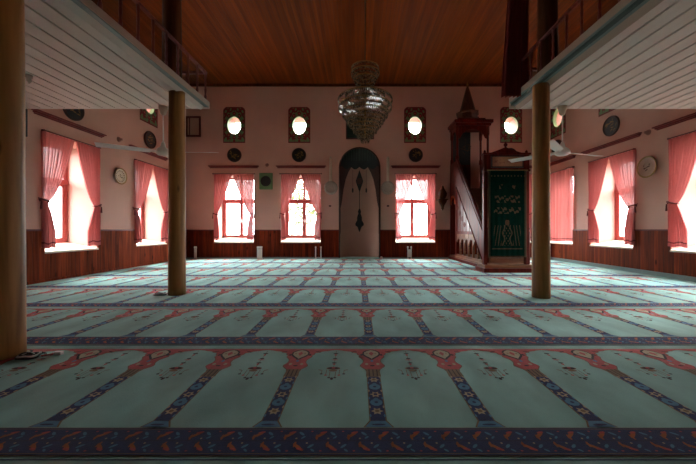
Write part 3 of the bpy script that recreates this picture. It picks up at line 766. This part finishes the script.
def balcony(s, xi, xw, side, zt, zr):
    """s=-1 left, +1 right; xi inner edge |x|, xw wall |x|"""
    ye, yf = 5.93, YF+.05
    t = thing('balcony', 'white boarded wooden balcony with dark red railing on the %s side' % side, 'balcony', (s*xw, 1, 3.4), 'side balconies')
    X = lambda a: s*a
    mb = MB(); mb.box(X(xi+.02), X(xw), yf, ye-.02, 3.45, zt-.04, 'teal_dark'); mb.box(X(xi+.02), X(xw), yf, ye-.02, zt-.04, zt-.005, 'post_wood'); mb.build('deck', t)
    mb = MB(); a = xi+.18
    gap = .028
    widths = [.18]+[.235]*40
    for w in widths:
        if a >= xw-.02: break
        b2 = min(a+w-gap, xw-.005)
        mb.box(X(a), X(b2), yf, ye-.03, 3.40, 3.45, 'board_paint'); a += w
    mb.build('soffit_boards', t, bevel=.004)
    mb = MB()
    # fascia profile (distance from inner edge, z), extruded along Y
    prof1 = [(xi-.0, zt-.10), (xi, zt), (xi+.03, zt), (xi+.03, zt-.10)]
    mb.prism([(X(a), z) for a, z in prof1], lambda a, z, d: (a, d, z), yf, ye, 'fascia_paint'); mb.build('fascia_board', t, bevel=.004)
    mb = MB(); mb.prism([(X(a), z) for a, z in [(xi+.005, zt-.10), (xi+.09, zt-.10), (xi+.12, 3.43), (xi+.09, 3.43)]], lambda a, z, d: (a, d, z), yf, ye-.005, 'teal_paint')
    mb.prism([(X(a), z) for a, z in [(xi+.005, zt-.10), (xi+.005, zt-.115), (xi+.09, 3.43), (xi+.12, 3.45)]], lambda a, z, d: (a, d, z), yf, ye-.005, 'teal_paint'); mb.build('cove_moulding', t)
    mb = MB(); mb.prism([(X(a), z) for a, z in [(xi+.09, 3.45), (xi+.09, 3.43), (xi+.17, 3.385), (xi+.175, 3.385), (xi+.175, 3.45)]], lambda a, z, d: (a, d, z), yf, ye-.005, 'fascia_paint' if s > 0 else 'board_paint'); mb.build('lower_moulding', t)
    mb = MB(); mb.box(X(xi), X(xw), ye-.03, ye, 3.40, zt, 'board_paint'); mb.build('end_board', t, bevel=.004)
    # railing
    xr = xi+.05; yr = ye-.06
    mb = MB(); mb.box(X(xr-.025), X(xr+.025), yf, yr+.03, zr-.02, zr+.02, 'rail_wood'); mb.build('handrail', t, bevel=.008)
    mb = MB(); mb.box(X(xr+.025), X(xw-.01), yr-.025, yr+.025, zr-.025, zr+.025, 'rail_wood'); mb.build('end_handrail', t, bevel=.008)
    y = yr
    while y > 1.2:
        p = MB(); p.lathe([(r_, zt+q_*(zr-.015-zt)) for r_, q_ in ((.022, 0), (.022, .16), (.014, .24), (.02, .4), (.014, .52), (.019, .64), (.014, .76), (.02, .85), (.02, 1))], (X(xr), y, 0), 'rail_wood', 10); p.build('baluster', t, smooth=True)
        y -= .30
    x = xr+.35
    while x < xw-.1:
        p = MB(); p.lathe([(r_, zt+q_*(zr-.015-zt)) for r_, q_ in ((.02, 0), (.014, .28), (.02, .5), (.014, .76), (.02, 1))], (X(x), yr, 0), 'rail_wood', 10); p.build('baluster', t, smooth=True)
        x += .38
balcony(-1, 2.82, -XL-.01, 'left', 3.53, 4.06); balcony(1, 2.87, XR-.01, 'right', 3.61, 4.12)

t = thing('rear_gallery', 'white boarded gallery behind the camera joining the two side balconies', 'balcony', (.3, -2, 3.4))  # unseen gallery, added to hold light off the front of the floor
mb = MB(); mb.box(-2.80, 2.85, YF+.05, -.2, 3.46, 3.66, 'teal_dark'); mb.build('deck', t)
mb = MB()
for k in range(24): mb.box(-2.80+.235*k, -2.80+.235*k+.21, YF+.05, -.2, 3.40, 3.46, 'board_paint')
mb.build('soffit_boards', t)
mb = MB(); mb.box(-2.80, 2.85, -.24, -.16, 4.15, 4.19, 'rail_wood'); mb.build('handrail', t)
for k in range(19):
    mb = MB(); mb.lathe([(.02, 3.66), (.014, 3.8), (.02, 3.92), (.014, 4.04), (.02, 4.15)], (-2.75+.305*k, -.2, 0), 'rail_wood', 10); mb.build('baluster', t, smooth=True)

# maroon hanging curtain at the end of the right balcony
t = thing('gallery_curtain', 'long dark maroon curtain hanging at the end of the right balcony', 'curtain', (2.85, 5.7, 3.45))
def mfn(u, v):
    z = ZC-.1-(ZC-.1-3.46)*v; w = .28+.20*v; xc = 2.90-.12*v
    a = .035
    return (xc-w/2+w*u, 5.62-.10*v+a*sin(u*7*2*PI)+.02*sin(z*2), z)
mb = MB(); mb.grid(mfn, 80, 40, 'curtain_maroon'); mb.build('curtain_cloth', t, smooth=True, solid=.006)
mb = MB(); mb.grid(lambda u, v: (mfn(u, .955+.04*v)[0], mfn(u, .955+.04*v)[1]-.012, mfn(u, .955+.04*v)[2]), 60, 4, lambda u, v: 'maroon' if int(u*60+v*4) % 2 else 'curtain_maroon'); mb.build('lace_border', t, smooth=True)
mb = MB(); mb.tube([(2.74, 5.62, ZC-.08), (3.06, 5.62, ZC-.08)], .02, 'post_wood', 8); mb.tube([(2.90, 5.62, ZC-.08), (2.90, 5.62, ZC)], .012, 'post_wood', 8); mb.build('curtain_rail', t)

# ------------------------------------------------------------------ ceiling fans
def fan(x, y, angs, label):
    t = thing('ceiling_fan', label, 'fan', (x, y, 3.40), 'white ceiling fans under the balconies')
    mb = MB(); mb.lathe([(.075, 3.398), (.08, 3.36), (.055, 3.30), (.045, 3.25), (.02, 3.23)], (x, y, 0), 'cream', 20); mb.build('ceiling_cup', t, smooth=True)
    mb = MB(); mb.tube([(x, y, 3.26), (x, y, 2.68)], .011, 'white_paint', 10); mb.build('downrod', t, smooth=True)
    mb = MB(); mb.lathe([(.02, 2.74), (.035, 2.70), (.045, 2.64), (.10, 2.60), (.125, 2.56), (.125, 2.52), (.09, 2.49), (.03, 2.475)], (x, y, 0), 'white_paint', 28); mb.build('motor_housing', t, smooth=True)
    for a in angs:
        mb = MB(); ca, sa = cos(a), sin(a)
        def bl(l, w, z): return (x+ca*l-sa*w, y+sa*l+ca*w, z)
        for (l0, l1, w0, w1) in ((.10, .22, .018, .02), (.20, .98, .065, .085)):
            tl = .018
            mb.hexa([bl(l0,-w0,2.545-tl),bl(l1,-w1,2.545-tl),bl(l1,w1,2.545+tl),bl(l0,w0,2.545+tl),bl(l0,-w0,2.553-tl),bl(l1,-w1,2.553-tl),bl(l1,w1,2.553+tl),bl(l0,w0,2.553+tl)], 'white_paint')
        mb.build('blade', t, bevel=.003)
fan(-3.62, 5.80, [math.radians(x) for x in (212, 2, 107)], 'white three-bladed ceiling fan hanging under the left balcony end')
fan(3.80, 5.80, [math.radians(x) for x in (19, 128, 225)], 'white three-bladed ceiling fan hanging under the right balcony end')
mb = MB(); mb.lathe([(.04, 3.398), (.04, 3.36), (.025, 3.35), (.03, 3.31), (.005, 3.27)], (-4.88, 4.63, 0), 'silver', 12)
tag(mb.build('bulb_holder', smooth=True, origin=(-4.88, 4.63, 3.4)), 'tiny bulb holder under the left balcony beside the near pillar', 'lamp holder')

# ------------------------------------------------------------------ chandelier
CXX, CY = .16, 7.0
pz = lambda py: EYE+(230-py)*CY/312
t = thing('chandelier', 'large tiered crystal chandelier hanging on a thin cord from the wooden ceiling', 'chandelier', (CXX, CY, ZC))
mb = MB(); mb.tube([(CXX, CY, ZC-.005), (CXX, CY, pz(98))], .010, 'cable_black', 8); mb.lathe([(.06, ZC-.001), (.05, ZC-.04), (.015, ZC-.06)], (CXX, CY, 0), 'brass', 16); mb.build('cord', t, smooth=True)
def crystal(mb, x, y, z, r, h):
    vs = [(x, y, z)]+[(x+r*cos(a), y+r*sin(a), z-h*.3) for a in (0, PI/2, PI, 3*PI/2)]+[(x, y, z-h)]
    mb.add(vs, [(0,1,2),(0,2,3),(0,3,4),(0,4,1),(5,2,1),(5,3,2),(5,4,3),(5,1,4)], 'crystal')
def tier(name, R, z, h, rows=2, metal='brass', step=.034):
    b = MB(); n = max(6, int(2*PI*R/step)); hh = h/rows
    for q in range(rows):
        rr_ = R*(1-.13*q)
        for k in range(n):
            a = 2*PI*(k+.5*(q % 2))/n; crystal(b, CXX+rr_*cos(a), CY+rr_*sin(a), z-q*hh*.85, .0135, hh*1.1)
    b.build(name, t)
    r_ = MB(); pts = [(CXX+R*cos(2*PI*k/40), CY+R*sin(2*PI*k/40), z+.004) for k in range(41)]; r_.tube(pts, .009, metal, 6); r_.build('tier_ring', t, smooth=True)
k_ = CY/312
tier('crystal_tier', 13.5*k_, pz(68), .13); tier('crystal_tier', 14*k_, pz(73), .13); tier('crystal_tier', 11*k_, pz(79), .13)
tier('crystal_tier', 12*k_, pz(92), .12)
for wy, R in ((95.5, 19.5), (99.5, 27.0), (106.5, 26.3), (113.5, 22.6), (120, 18.2), (126, 13.4), (131.5, 8.8), (136, 4.6)):
    tier('crystal_tier', R*k_, pz(wy), .175, rows=2, step=.042)
mb = MB(); mb.tube([(CXX, CY, pz(98)), (CXX, CY, pz(137))], .022, 'brass', 10); mb.lathe([(.02, pz(92)), (.09, pz(94)), (.12, pz(96)), (.03, pz(99))], (CXX, CY, 0), 'brass', 20)
for R, wy in ((25, 100.5), (26, 108.5), (21, 117.5), (15, 126)):
    for k in range(6):
        a = 2*PI*k/6+.2; mb.tube([(CXX, CY, pz(wy)), (CXX+R*k_*cos(a), CY+R*k_*sin(a), pz(wy)+.004)], .008, 'brass', 6)
for k in range(4):
    a = 2*PI*k/4; mb.tube([(CXX, CY, pz(80)), (CXX+13*k_*cos(a), CY+13*k_*sin(a), pz(73))], .006, 'brass', 6)
mb.build('brass_frame', t, smooth=True)
for k in range(8):
    a = 2*PI*k/8; b = MB(); R = 15*k_
    b.lathe([(.012, pz(99)), (.012, pz(96.5)), (.018, pz(95.5)), (.006, pz(93.5))], (CXX+R*cos(a), CY+R*sin(a), 0), 'cream', 10); b.build('candle_bulb', t, smooth=True)

# ------------------------------------------------------------------ pulpit (minbar)
M = 'minbar_wood'
t = thing('pulpit', 'tall dark red wooden stair pulpit with pointed spire and curtained doorway', 'pulpit', (3.9, 10.3, 0))
x0, x1 = 3.58, 4.72; yd, yp, ys = 8.15, 11.25, 8.80       # door plane, front of the platform, foot of the stairs
def rail_z(y): return 1.10+(y-ys)*(3.62-1.10)/(yp-ys)
mb = MB(); nst = 12
for k in range(nst):
    ya = ys-.2+(yp-ys+.2)*k/nst; yb_ = ys-.2+(yp-ys+.2)*(k+1)/nst; z = .12+(2.55-.12)*(k+1)/nst
    mb.box(x0+.05, x1-.05, ya, yb_+.02, max(.05, z-.24), z, 'step_wood')
mb.build('steps', t)
dx0, dx1 = 3.31, 4.40
mb = MB(); mb.box(x0-.10, x1+.06, 8.5, 12.03, .0, .10, M); mb.box(x0-.05, x1+.03, 8.5, 12.03, .10, .16, 'step_wood')
mb.box(dx0-.10, dx1+.10, yd-.22, 8.55, 0, .12, M); mb.box(dx0-.05, dx1+.05, yd-.14, 8.55, .12, .20, 'step_wood'); mb.build('plinth', t, bevel=.01)
SX = lambda y, z, d: (d, y, z)
for x, inner in ((x0, 1), (x1, -1)):
    d0, d1 = (x-.03, x+.03)
    mb = MB(); mb.prism([(ys-.12, .16), (ys-.12, 1.0), (ys, rail_z(ys)), (yp, 3.62), (yp, 2.60), (ys+.05, .16)], SX, d0, d1, M)
    bal = mb.build('balustrade', t, bevel=.004)
    mb = MB(); mb.tube([(x, ys-.14, rail_z(ys)-.12), (x, yp, 3.65)], .042, M, 10); mb.tube([(x-.035*inner, ys+.12, .26), (x-.035*inner, yp, 2.63)], .018, M, 8); mb.tube([(x-.035*inner, ys, rail_z(ys)-.10), (x-.035*inner, yp, 3.50)], .014, M, 8)
    mb.lathe([(.05, .16), (.05, 1.05), (.03, 1.08), (.055, 1.14), (.01, 1.2)], (x, ys-.14, 0), M, 12)
    mb.build('rail', bal, smooth=True)
    zt_ = lambda y: .16+(y-ys-.05)*(2.60-.16)/(yp-ys-.05)
    mb = MB()
    mb.box(d0, d1, 9.70, yp, .96, 1.06, M)
    mb.prism([(9.72, 1.06), (yp, 1.06), (yp, zt_(yp))], SX, x-.012, x+.012, 'minbar_gloss')
    for yy in (10.0, 10.3, 10.6, 10.9, 11.2): mb.box(d0+.008, d1-.008, yy-.022, yy+.022, 1.03, zt_(yy)-.02, M)
    for k in range(4):
        yy = 10.45+.24*k; zz = 1.28+.2*k
        mb.prism([(yy+.09*cos(PI*j/4), zz+.09*sin(PI*j/4)) for j in range(8)], SX, x-.022, x+.022, M)
    mb.build('side_panel', t, bevel=.003)
    mb = MB(); mb.box(d0, d1, 8.95, yp, .16, .24, 'step_wood')
    ny = [9.25+.40*j for j in range(6)]
    for a, b_ in zip(ny, ny[1:]):
        top = .96 if a > 9.5 else min(.96, zt_(b_)-.05); c = (a+b_)/2; r = (b_-a)/2-.06; sp = top-.30
        mb.box(d0, d1, a, a+.06, .24, top, 'step_wood')
        n = 10; arc = [(c-r*cos(PI*j/n), sp+r*sin(PI*j/n)) for j in range(n+1)]
        mb.prism([(a+.03, top), (a+.03, sp)]+arc+[(b_-.0, sp), (b_-.0, top)], SX, d0+.01, d1-.01, 'step_wood')
    mb.build('arcade', t, bevel=.003)
    mb = MB(); a, b_ = yp, 12.03; c = 11.66; r = .27
    mb.box(d0, d1, a, c-r, .16, 3.60, M); mb.box(d0, d1, c+r, b_, .16, 3.60, M)
    n = 14; sp = 2.05
    mb.prism([(c-r, 3.60), (c-r, sp)]+[(c-r*cos(PI*j/n), sp+r*1.15*sin(PI*j/n)) for j in range(n+1)]+[(c+r, sp), (c+r, 3.60)], SX, d0, d1, M)
    mb.build('tower_side', t, bevel=.004)
    mb = MB(); mb.tube([(x-.03*inner, c-r*cos(PI*j/n), sp+r*1.15*sin(PI*j/n)) for j in range(n+1)], .04, 'arch_orange', 8); mb.build('arch_trim', t, smooth=True)
mb = MB(); mb.box(x0+.03, x1-.03, yp, 12.03, 2.53, 2.60, 'step_wood'); mb.build('platform', t)
mb = MB(); mb.box(x0+.03, x1-.40, 11.98, 12.04, .16, 3.6, M); mb.box(x0+.03, x1-.40, 11.99, 12.04, 3.6, 4.85, 'niche_dark'); strokes(mb, lambda x, z: (4.0+x, 11.985, 4.25+z), 21, 18, .40, 'gold_dull', .018); mb.build('back_panel', t)
for x in (x0+.02, x1-.02):
    for y in (yp+.05, 11.96):
        mb = MB(); mb.lathe([(.06, 3.60), (.06, 3.75), (.04, 3.8), (.04, 4.5), (.06, 4.57), (.06, 4.87)], (x, y, 0), M, 12); mb.build('canopy_post', t, smooth=True)
mb = MB()
n = 12; y = yp+.05
pts = [(x0+.05, 4.86), (x0+.05, 4.40)]+[(x0+.12+(x1-x0-.24)*j/n, 4.44+.32*abs(sin(PI*j/n))**.6) for j in range(n+1)]+[(x1-.05, 4.40), (x1-.05, 4.86)]
mb.prism(pts, lambda a, z, d: (a, d, z), y-.02, y+.02, M)
for x in (x0+.02, x1-.02):
    pts = [(yp+.07, 4.86), (yp+.07, 4.44)]+[(yp+.12+.6*j/n, 4.46+.30*abs(sin(PI*j/n))**.6) for j in range(n+1)]+[(11.94, 4.44), (11.94, 4.86)]
    mb.prism(pts, SX, x-.02, x+.02, M)
mb.build('canopy_arch', t, bevel=.003)
mb = MB(); mb.box(x0-.06, x1+.06, yp-.06, 12.04, 4.86, 4.95, M); mb.box(x0-.12, x1+.12, yp-.12, 12.04, 4.95, 5.06, M); mb.box(x0+.05, x1-.1, yp+.04, 12.03, 5.06, 5.16, M); mb.build('canopy_roof', t, bevel=.012)
sx, sy = 4.07, 11.60
mb = MB(); mb.lathe([(.44, 5.14), (.44, 5.20), (.38, 5.22), (.38, 5.36), (.42, 5.38), (.42, 5.44)], (sx, sy, 0), 'spire_wood', 8); mb.build('spire_drum', t)
mb = MB(); mb.lathe([(.31, 5.44), (.27, 5.56), (.18, 5.90), (.09, 6.24), (.03, 6.44), (.012, 6.5)], (sx, sy, 0), 'spire_wood', 12); mb.build('spire', t)
mb = MB(); mb.lathe([(.01, 6.44), (.03, 6.48), (.03, 6.52), (.008, 6.56), (.004, 6.62)], (sx, sy, 0), 'brass', 12); mb.build('spire_finial', t, smooth=True)
# doorway
for x in (dx0, dx1):
    mb = MB(); mb.box(x-.045, x+.045, yd-.06, yd+.06, .20, 3.05, M); mb.build('door_post', t, bevel=.008)
mb = MB(); mb.box(dx0-.045, dx1+.045, yd-.07, yd+.07, 2.66, 3.09, M); mb.box(dx0-.07, dx1+.07, yd-.10, yd+.09, 3.05, 3.10, M); mb.box(dx0-.06, dx1+.06, yd-.09, yd+.08, 2.62, 2.67, M); mb.build('lintel', t, bevel=.008)
mb = MB(); mb.box(dx0+.13, dx1-.13, yd-.10, yd-.07, 2.71, 3.02, 'black_disc'); mb.box(dx0+.16, dx1-.16, yd-.107, yd-.098, 2.74, 2.99, 'panel_tan')
for kk in range(3): strokes(mb, lambda x, z: ((dx0+dx1)/2-.26+.26*kk+x, yd-.111, 2.865+z*.6), 31+kk, 12, .15, 'vine_red', .008)
mb.build('inscription_panel', t)
mb = MB(); cx = (dx0+dx1)/2; n = 16
pts = [(dx0+.06, 3.10)]+[(cx-.42*(1-j/n)**.9, 3.11+.15*(j/n)**1.2) for j in range(n+1)]+[(cx+.42*(j/n)**1.1, 3.26-.15*(j/n)**.8) for j in range(1, n+1)]+[(dx1-.06, 3.10)]
mb.prism(pts, lambda a, z, d: (a, d, z), yd-.04, yd+.04, M)
mb.build('crest', t, bevel=.006)
mb = MB(); mb.lathe([(.05, 3.22), (.02, 3.27), (.05, 3.31), (.045, 3.35), (.015, 3.38), (.004, 3.42)], (cx, yd, 0), M, 14); mb.build('crest_finial', t, smooth=True)
for x in (dx0, dx1):
    mb = MB(); mb.lathe([(.01, 3.10), (.03, 3.12), (.035, 3.15), (.01, 3.19)], (x, yd, 0), M, 12); mb.build('post_ball', t, smooth=True)
# green curtain
t2 = thing('door_curtain', 'dark green embroidered curtain hanging in the pulpit doorway', 'curtain', (cx, yd-.08, .3))
gx0, gx1, gz0, gz1 = dx0+.05, dx1-.05, .40, 2.64
def gmat(u, v):
    x = (u*2-1)*.52; z = gz0+(gz1-gz0)*v; ax = abs(x)
    if ax > .485 or z < gz0+.03: return 'gold_dull'
    if .455 < ax < .465: return 'gold_dull'
    if z < gz0+.22 and z > gz0+.20 and ax < .42: return 'gold_dull'
    if z > gz1-.16 and sin(x*70) > .3 and z < gz1-.12: return 'gold_dull'
    # embroidered script rows
    for zc, hh, w in ((2.22, .055, .22), (1.90, .09, .34), (1.60, .085, .36)):
        if abs(z-zc) < hh and ax < w and not (zc > 2.1 and ax < .12):
            g = sin(x*31+3*sin(z*17+zc))+sin(x*67+z*41)*.8+.7*cos(z*50+x*12)
            if g > .25: return 'gold_dull'
    # urn with branches
    if 1.22 < z < 1.36 and ax < .055*(1-(z-1.29)**2*60): return 'gold_dull'
    if .70 < z < 1.22:
        w = .10+.03*sin(z*20)
        if abs(ax-w) < .014 or (ax < w and sin(z*48)*sin(x*70) > .45): return 'gold_dull'
        if .16 < ax < .36 and abs(sin(ax*40+z*6)) > .93: return 'gold_dull'
    return 'green_cloth'
mb = MB(); mb.grid(lambda u, v: (gx0+(gx1-gx0)*u, yd-.095+.005*sin(u*7*2*PI)*(1-.3*v), gz0+(gz1-gz0)*v), 120, 220, gmat)
mb.build('curtain_cloth', t2, smooth=True, solid=.004)
mb = MB(); mb.tube([(gx0-.03, yd-.10, gz1+.005), (gx1+.03, yd-.10, gz1+.005)], .012, 'brass', 8); mb.build('curtain_rod', t2)
mb = MB()
for k in range(40):
    x = gx0+(gx1-gx0)*(k+.5)/40; mb.tube([(x, yd-.09, gz0+.01), (x, yd-.09, gz0-.04)], .004, 'gold_dull', 5)
mb.build('fringe', t2)

# ------------------------------------------------------------------ slim white stands along the back wall
def stand(px, label, w=.10, posts=2, ears=True):
    x = bx(px); y = YB-.16
    t = thing('floor_stand', label, 'stand', (x, y, 0), 'slim white stands along the back wall')
    for k in range(posts):
        xx = x-w/2+w*k/(posts-1) if posts > 1 else x
        mb = MB(); mb.lathe([(.035, .002), (.035, .02), (.022, .03), (.020, .40), (.027, .42), (.03, .46), (.012, .475)], (xx, y+.01*k, 0), 'white_paint', 10); mb.build('upright', t, smooth=True)
    if w < .15:
        mb = MB(); mb.box(x-w/2, x+w/2, y-.006, y+.006, .06, .36, 'white_paint'); mb.build('panel', t, bevel=.003)
    else:
        mb = MB(); mb.box(x-w/2, x+w/2, y-.008, y+.008, .04, .06, 'white_paint'); mb.build('crossbar', t)
stand(197.5, 'single slim white stand on the floor near the left back corner', .05)
stand(260.8, 'thick bundle-like white stand on the floor below the green clock', .16-.012, 4)
stand(318.8, 'pair of thin separate white uprights on the floor left of the prayer niche', .20)
stand(408.8, 'white two-horned stand on the floor below the right back window', .13)
mb = MB(); mb.lathe([(.04, 0.002), (.05, .03), (.05, .06), (.03, .09), (.01, .1)], (bx(381), YB-.2, 0), 'white_paint', 14)
tag(mb.build('small_bowl', smooth=True, origin=(bx(381), YB-.2, 0)), 'small white object on the floor at the right foot of the prayer niche', 'bowl')

# ------------------------------------------------------------------ cable coils by the pillars
def coil(x, y, r, label, m2='cable_white'):
    t = thing('cable_coil', label, 'cable', (x, y, .016), 'coiled cables by the left pillars')
    for m, dr, dz, ph in (('cable_black', 0, 0, 0), (m2, -.02, .010, 1.), ('cable_black', -.035, .016, 2.)):
        mb = MB(); pts = []
        for k in range(61):
            a = 2*PI*k/30+ph; q = r+dr+.012*sin(a*1.7+ph)-.03*k/60
            pts.append((x+q*1.25*cos(a), y+q*.85*sin(a), .026+dz+.004*sin(3*a)))
        mb.tube(pts, .0065, m, 6); mb.build('cable_loop', t, smooth=True)
    mb = MB(); mb.tube([(x+r*1.15, y, .028), (x+r*1.7, y+.02, .03), (x+r*2.1, y+.05, .032)], .007, 'pile_red', 6); mb.box(x+r*2.0, x+r*2.0+.06, y+.035, y+.065, .018, .045, 'white_paint'); mb.build('plug', t)
coil(-2.80, 2.66, .085, 'coil of black and white cable at the foot of the nearest left pillar')
coil(-3.30, 5.22, .10, 'flat coil of cable on the carpet beside the farther left pillar')

# ------------------------------------------------------------------ outside
struct(MB().box(-70, 70, -60, 80, -.5, -.3, 'ground_pale').build('ground'))
def tree(x, y, h, r, label, seed):
    rnd = random.Random(seed)
    t = thing('tree', label, 'tree', (x, y, -.3), 'trees outside the windows')
    mb = MB(); mb.tube([(x, y, -.3), (x+.05, y, h*.35), (x-.05, y+.1, h*.7)], [.14, .1, .05], 'bark', 10); mb.build('trunk', t, smooth=True)
    mb = MB()
    for k in range(1500):
        while True:
            p = Vector((rnd.uniform(-1, 1), rnd.uniform(-1, 1), rnd.uniform(-1, 1)))
            if .3 < p.length < 1: break
        c = Vector((x+p.x*r, y+p.y*r, h*.62+p.z*h*.42)); s = .11
        a = Vector((rnd.uniform(-1, 1), rnd.uniform(-1, 1), rnd.uniform(-1, 1))).normalized(); b2 = a.cross(Vector((rnd.random(), rnd.random(), 1))).normalized()
        mb.add([c-a*s, c-b2*s*.5, c+a*s, c+b2*s*.5], [(0,1,2,3)], 'leaf')
    mb.build('foliage', t)
tree(-3.1, 18.0, 4.2, 1.1, 'leafy tree outside seen through the lattice-barred back window', 1)
tree(-14.5, 12.2, 4.2, 1.3, 'leafy tree outside the left wall seen past the cream window reveal', 2)

# ------------------------------------------------------------------ world, camera, colour
w = bpy.data.worlds.new('sky'); sc.world = w; w.use_nodes = True
bg = w.node_tree.nodes['Background']; bg.inputs['Color'].default_value = (.93, .98, 1.0, 1)
# overcast sky: the zenith about three times as bright as the horizon
wt_, wl_ = w.node_tree.nodes, w.node_tree.links
tcw = wt_.new('ShaderNodeTexCoord'); sz = wt_.new('ShaderNodeSeparateXYZ'); wl_.new(tcw.outputs['Generated'], sz.inputs[0])
mrw = wt_.new('ShaderNodeMapRange'); mrw.inputs['From Min'].default_value = 0; mrw.inputs['From Max'].default_value = 1
mrw.inputs['To Min'].default_value = 19; mrw.inputs['To Max'].default_value = 60
wl_.new(sz.outputs[2], mrw.inputs['Value']); wl_.new(mrw.outputs[0], bg.inputs['Strength'])

sl = bpy.data.lights.new('hazy_sun', 'SUN'); sl.energy = 8.0; sl.angle = math.radians(15); sl.color = (1, .97, .93)
so = bpy.data.objects.new('hazy_sun', sl); COL.objects.link(so); so.location = (20, 25, 15); so.rotation_euler = rot_to((-.72, -.50, -.36))

cd = bpy.data.cameras.new('camera'); cam = bpy.data.objects.new('camera', cd); COL.objects.link(cam)
cam.location = (0, 0, EYE); cam.rotation_euler = (PI/2, 0, 0)
cd.sensor_width = 36; cd.lens = 36*312/696; cd.shift_x = -10/696; cd.shift_y = -2/696; cd.clip_start = .05
sc.camera = cam
sc.view_settings.view_transform = 'Standard'; sc.view_settings.look = 'None'; sc.view_settings.gamma = 1; sc.view_settings.use_curve_mapping = False
sc.view_settings.exposure = 0.55
sc.cycles.use_denoising = True
sc.cycles.max_bounces = 10; sc.cycles.diffuse_bounces = 6; sc.cycles.transparent_max_bounces = 12; sc.cycles.transmission_bounces = 6
sc.cycles.sample_clamp_indirect = 8; sc.cycles.caustics_reflective = False; sc.cycles.caustics_refractive = False
for o in bpy.data.objects:
    if '_o' in o: del o['_o']
